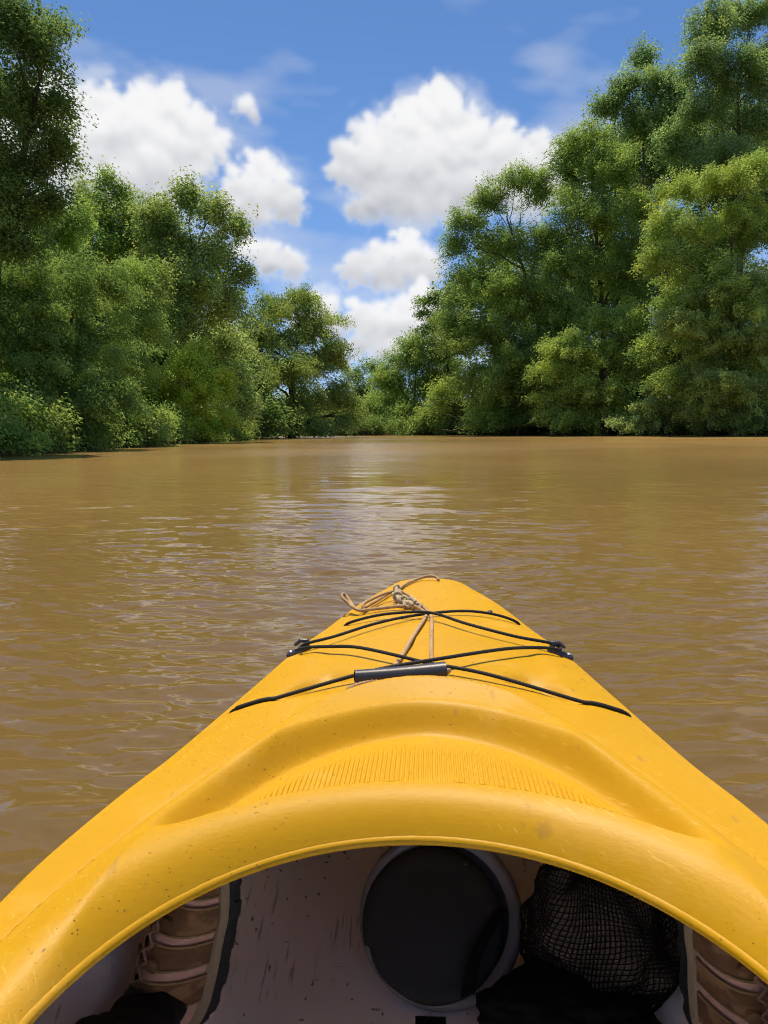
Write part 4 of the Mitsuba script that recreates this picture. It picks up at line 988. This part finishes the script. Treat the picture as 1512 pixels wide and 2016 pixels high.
def foot(i, heel_edge, toe_edge, zl, sg):
    """heel_edge/toe_edge: two points on the inner edge of the sole (s, t, z); zl: rough direction from the sole to the instep"""
    S = lambda v: v[0] * f3 + v[1] * k3 + v[2] * up3
    A, B = kw(*heel_edge), kw(*toe_edge)
    X = unit(B - A); Z = S(zl); Z = unit(Z - X * (Z @ X)); M = np.cross(X, Z) * (1 if sg < 0 else -1)
    X, Z, M = 0.98 * X, 0.98 * Z, 0.98 * M
    O_ = A + X * .10 - M * .046
    L = lambda x, y, z: O_ + np.multiply.outer(x, X) + np.multiply.outer(y, M) + np.multiply.outer(z, Z)
    flip = (lambda f: f) if sg < 0 else (lambda f: np.asarray(f)[:, ::-1])
    rock = lambda x: -.020 * (1 - (np.asarray(x) / .14) ** 2)
    n, m = 60, 33
    xs = np.linspace(-.136, .135, n); th = np.linspace(0, np.pi, m)
    XS, TH = np.meshgrid(xs, th, indexing='ij')
    def patch(x0, x1, t0, t1, off, nx=10, nt=24, bow=0.0):
        a, b_ = np.meshgrid(np.linspace(0, 1, nx), np.linspace(t0, t1, nt), indexing='ij')
        x = x0 + (x1 - x0) * a + bow * np.sin(b_)
        edge = np.minimum(np.minimum(a, 1 - a) * (nx - 1), 1)
        o = off * (.35 + .65 * edge)
        w, h = half_w(x) - .004 + o, height(x) + o
        P = O_ + x[..., None] * X + (w * np.cos(b_))[..., None] * M + (.001 + rock(x) + h * np.abs(np.sin(b_)) ** .85)[..., None] * Z
        return P, tri(grid_faces(nx, nt))
    w, h = half_w(XS) - .004, height(XS)
    P = O_ + XS[..., None] * X + (w * np.cos(TH))[..., None] * M + (.001 + rock(XS) + h * np.abs(np.sin(TH)) ** .85)[..., None] * Z
    add(nth('person__foot', i), (P.reshape(-1, 3), flip(tri(grid_faces(n, m)))), 'skin', smooth=True)
    sk = nth('person__sandal', i)
    # upper: broad straps of worn leather with bound edges, gaps that show the foot
    bands = [(.078, .112, .002), (.022, .062, .006), (-.030, .004, .010), (-.085, -.048, .012)]
    for j, (x0, x1, bow) in enumerate(bands):
        for side, (t0, t1) in enumerate(((.02, 1.38), (1.76, 3.12))):
            Pq, fq = patch(x0, x1, t0, t1, .0042, bow=bow)
            add(nth(sk + '__strap', 2 * j + side), (Pq.reshape(-1, 3), flip(fq)), 'brown_leather', smooth=True)
        tr = []
        for x, d in ((x0, -1), (x1, 1)):
            for t0, t1 in ((.02, 1.38), (1.76, 3.12)):
                b_ = np.linspace(t0, t1, 24); xx = x + bow * np.sin(b_)
                w2, h2 = half_w(xx) - .001, height(xx) + .003
                tr.append(tube(O_ + xx[:, None] * X + (w2 * np.cos(b_))[:, None] * M + (.001 + rock(xx) + h2 * np.abs(np.sin(b_)) ** .85)[:, None] * Z, .0017, 6))
        add(nth(sk + '__binding', j), join(tr), 'tan_binding', smooth=True)
    xx = np.linspace(.112, .137, 12)
    Pq, fq = patch(.110, .137, .0, np.pi, .005, 12, 30)
    add(sk + '__toe_cap', (Pq.reshape(-1, 3), flip(fq)), 'outsole_rubber', smooth=True)
    # sole: outline extruded, lugs along its edge
    k = 160
    th2 = np.linspace(0, 2 * np.pi, k, endpoint=False)
    ox = .142 * np.cos(th2); side = np.sign(np.sin(th2)) * half_w(np.clip(ox * .97, -.14, .138)) * np.abs(np.sin(th2)) ** .1
    oy = side * (1 + 0 * th2)
    def slab(levels):
        V = np.concatenate([L(ox * sc + 0, oy * sc, zz + rock(ox)) for sc, zz in levels])
        nl = len(levels)
        a, c = np.meshgrid(np.arange(nl - 1), np.arange(k), indexing='ij')
        q = np.stack([a * k + c, a * k + (c + 1) % k, (a + 1) * k + (c + 1) % k, (a + 1) * k + c], -1).reshape(-1, 4)
        top = np.stack([np.full(k - 2, (nl - 1) * k), (nl - 1) * k + np.arange(1, k - 1), (nl - 1) * k + np.arange(2, k)], 1)
        bot = np.stack([np.zeros(k - 2, int), np.arange(2, k), np.arange(1, k - 1)], 1)
        return V, flip(np.vstack([tri(q), top, bot]))
    add(sk + '__midsole', slab([(.99, -.013), (1.05, -.011), (1.06, -.006), (1.05, -.001), (1.0, .001)]), 'midsole_foam', smooth=40)
    lug = np.where((np.arange(k) // 5) % 2 == 0, 1.0, .93)
    ox0, oy0 = ox.copy(), oy.copy()
    Vs = []
    for sc, zz, lg in ((.95, -.032, 1), (1.03, -.030, 1), (1.05, -.021, 1), (1.02, -.019, 0), (1.02, -.0125, 0)):
        s_ = sc * (lug if lg else 1)
        Vs.append(L(ox0 * s_, oy0 * s_, zz + rock(ox0)))
    V = np.concatenate(Vs); nl = 5
    a, c = np.meshgrid(np.arange(nl - 1), np.arange(k), indexing='ij')
    q = np.stack([a * k + c, a * k + (c + 1) % k, (a + 1) * k + (c + 1) % k, (a + 1) * k + c], -1).reshape(-1, 4)
    bot = np.stack([np.zeros(k - 2, int), np.arange(2, k), np.arange(1, k - 1)], 1)
    add(sk + '__outsole', (V, flip(np.vstack([tri(q), bot]))), 'outsole_rubber', smooth=30)
    # elastic lace zigzag over the instep and its round lace studs
    zz = []
    xs_ = np.linspace(.100, -.075, 9)
    for a, b_ in zip(xs_[:-1], xs_[1:]):
        for c0, c1 in ((1.30, 1.86), (1.86, 1.30)):
            tt = np.linspace(c0, c1, 10); x = np.linspace(a, b_, 10)
            w2, h2 = half_w(x) - .004 + .007, height(x) + .008
            zz.append(tube(O_ + x[:, None] * X + (w2 * np.cos(tt))[:, None] * M + (h2 * np.sin(tt) + rock(x))[:, None] * Z, .0019, 6))
    add(sk + '__lace', join(zz), 'lace_cord', smooth=True)
    for j, x in enumerate((.070, .042, -.013)):
        for q_, tt in enumerate((1.16, 1.98)):
            c0 = O_ + x * X + (half_w(x) - .004 + .006) * math.cos(tt) * M + ((height(x) + .006) * math.sin(tt) + rock(x)) * Z
            nn = unit(math.cos(tt) * M + math.sin(tt) * Z)
            add(nth(sk + '__stud', 2 * j + q_), tube(np.array([c0 - nn * .004, c0 + nn * .003, c0 + nn * .0042]), np.array([.009, .009, .005]), 18), 'brown_leather', smooth=40)
    c0 = O_ - .055 * X + (height(-.055) + .014 + rock(-.055)) * Z + .012 * M
    tg = trimesh.creation.capsule(height=.020, radius=.0085); R_ = np.eye(4); R_[:3, :3] = np.stack([M, Z, X], 1); R_[:3, 3] = c0
    tg.apply_transform(R_)
    add(sk + '__cord_lock', tg, 'outsole_rubber', smooth=True)
    # lower leg, trousered, running back under the side of the cockpit towards the knee
    ank = O_ - .080 * X + .042 * Z - f3 * .06
    knee = kw(-.28, sg * .312, .19)
    lp = spline(np.array([O_ - .075 * X + .012 * Z, ank, ank + (knee - ank) * .35 + up3 * .01, ank + (knee - ank) * .7 + up3 * .012, knee]), 30)
    add(nth('person__trouser_leg', i), tube(lp, np.interp(np.linspace(0, 1, 30), [0, .15, .4, .7, 1], [.028, .038, .050, .058, .058]), 28, twist=lambda i_, a_: 1 + .07 * np.sin(3 * a_ + .9 * i_) + .05 * np.sin(i_ * 1.7 + 2 * a_)), 'trouser_cloth', smooth=True)


foot(0, (.168, -.288, .010), (.150, -.2540, .225), (-.72, -.68, .10), -1)
foot(1, (.142, .314, .034), (.100, .300, .225), (-.93, .30, .10), 1)
tag('person', 'person whose feet in worn brown strap sandals point up inside the kayak', 'person')

# ------------------------------------------------------------------ dead wood on the right bank, bridge beyond the bend
DW = [[(9.55, 79.6, .05), (8.6, 79.3, .9), (7.2, 79.0, 1.9), (6.4, 78.9, 2.15)], [(9.7, 79.8, .1), (8.9, 79.4, 1.3), (8.4, 79.5, 2.2), (8.2, 79.6, 2.9)], [(10.0, 80, .1), (9.4, 79.5, .9), (8.5, 79.2, 1.5), (8.8, 79.3, 2.6)],
      [(9.2, 79.6, .0), (7.8, 79.0, .35), (6.6, 78.6, .55), (5.9, 78.6, .6)], [(10.3, 79.8, .0), (10.1, 79.5, .8), (9.7, 79.4, 1.5)], [(9.0, 79.8, .1), (8.0, 79.3, .8), (7.0, 79.2, 1.0)]]
for i, q in enumerate(DW):
    add(nth('dead_branches__branch', i), tube(spline(q, 16), np.linspace(.075, .022, 16), 7), 'dead_wood', smooth=60)
tag('dead_branches', 'tangle of bare grey dead branches at the waterline of the right bank', 'driftwood')
add('dead_branch__stem', tube(spline([(12.6, 79.5, 1.9), (11.6, 79.0, 3.4), (11.0, 78.8, 4.6), (10.4, 78.7, 5.0)], 16), np.linspace(.06, .03, 16), 7), 'dead_wood', smooth=60)
tag('dead_branch', 'single pale bare stick leaning left above the dead branches', 'driftwood')
bsdf('concrete', base_color=mikit.proc(lambda p, n, uv: mi.Color3f(0.42, 0.40, 0.37) * (0.8 + .4 * FB(p.x, p.y, p.z * 4, 3))), roughness=0.85)


def boxm(x0, x1, y0, y1, z0, z1):
    m = trimesh.creation.box(bounds=[[x0, y0, z0], [x1, y1, z1]])
    return np.array(m.vertices), np.array(m.faces)


add('bridge__deck', boxm(-30, -1, 112, 116, 2.3, 3.1), 'concrete')
for i, x in enumerate((-26, -18, -10, -2.5)):
    add(nth('bridge__pier', i), boxm(x - .4, x + .4, 112.6, 115.4, -1, 2.3), 'concrete')
add('bridge__railing', boxm(-30, -1, 111.98, 112.2, 3.75, 4.0), 'concrete')
for i, x in enumerate(np.arange(-29, -1, 3.5)):
    add(nth('bridge__post', i), boxm(x - .1, x + .1, 112.0, 112.2, 3.1, 3.75), 'concrete')
tag('bridge', 'low pale concrete bridge glimpsed through the arching tree', 'bridge')
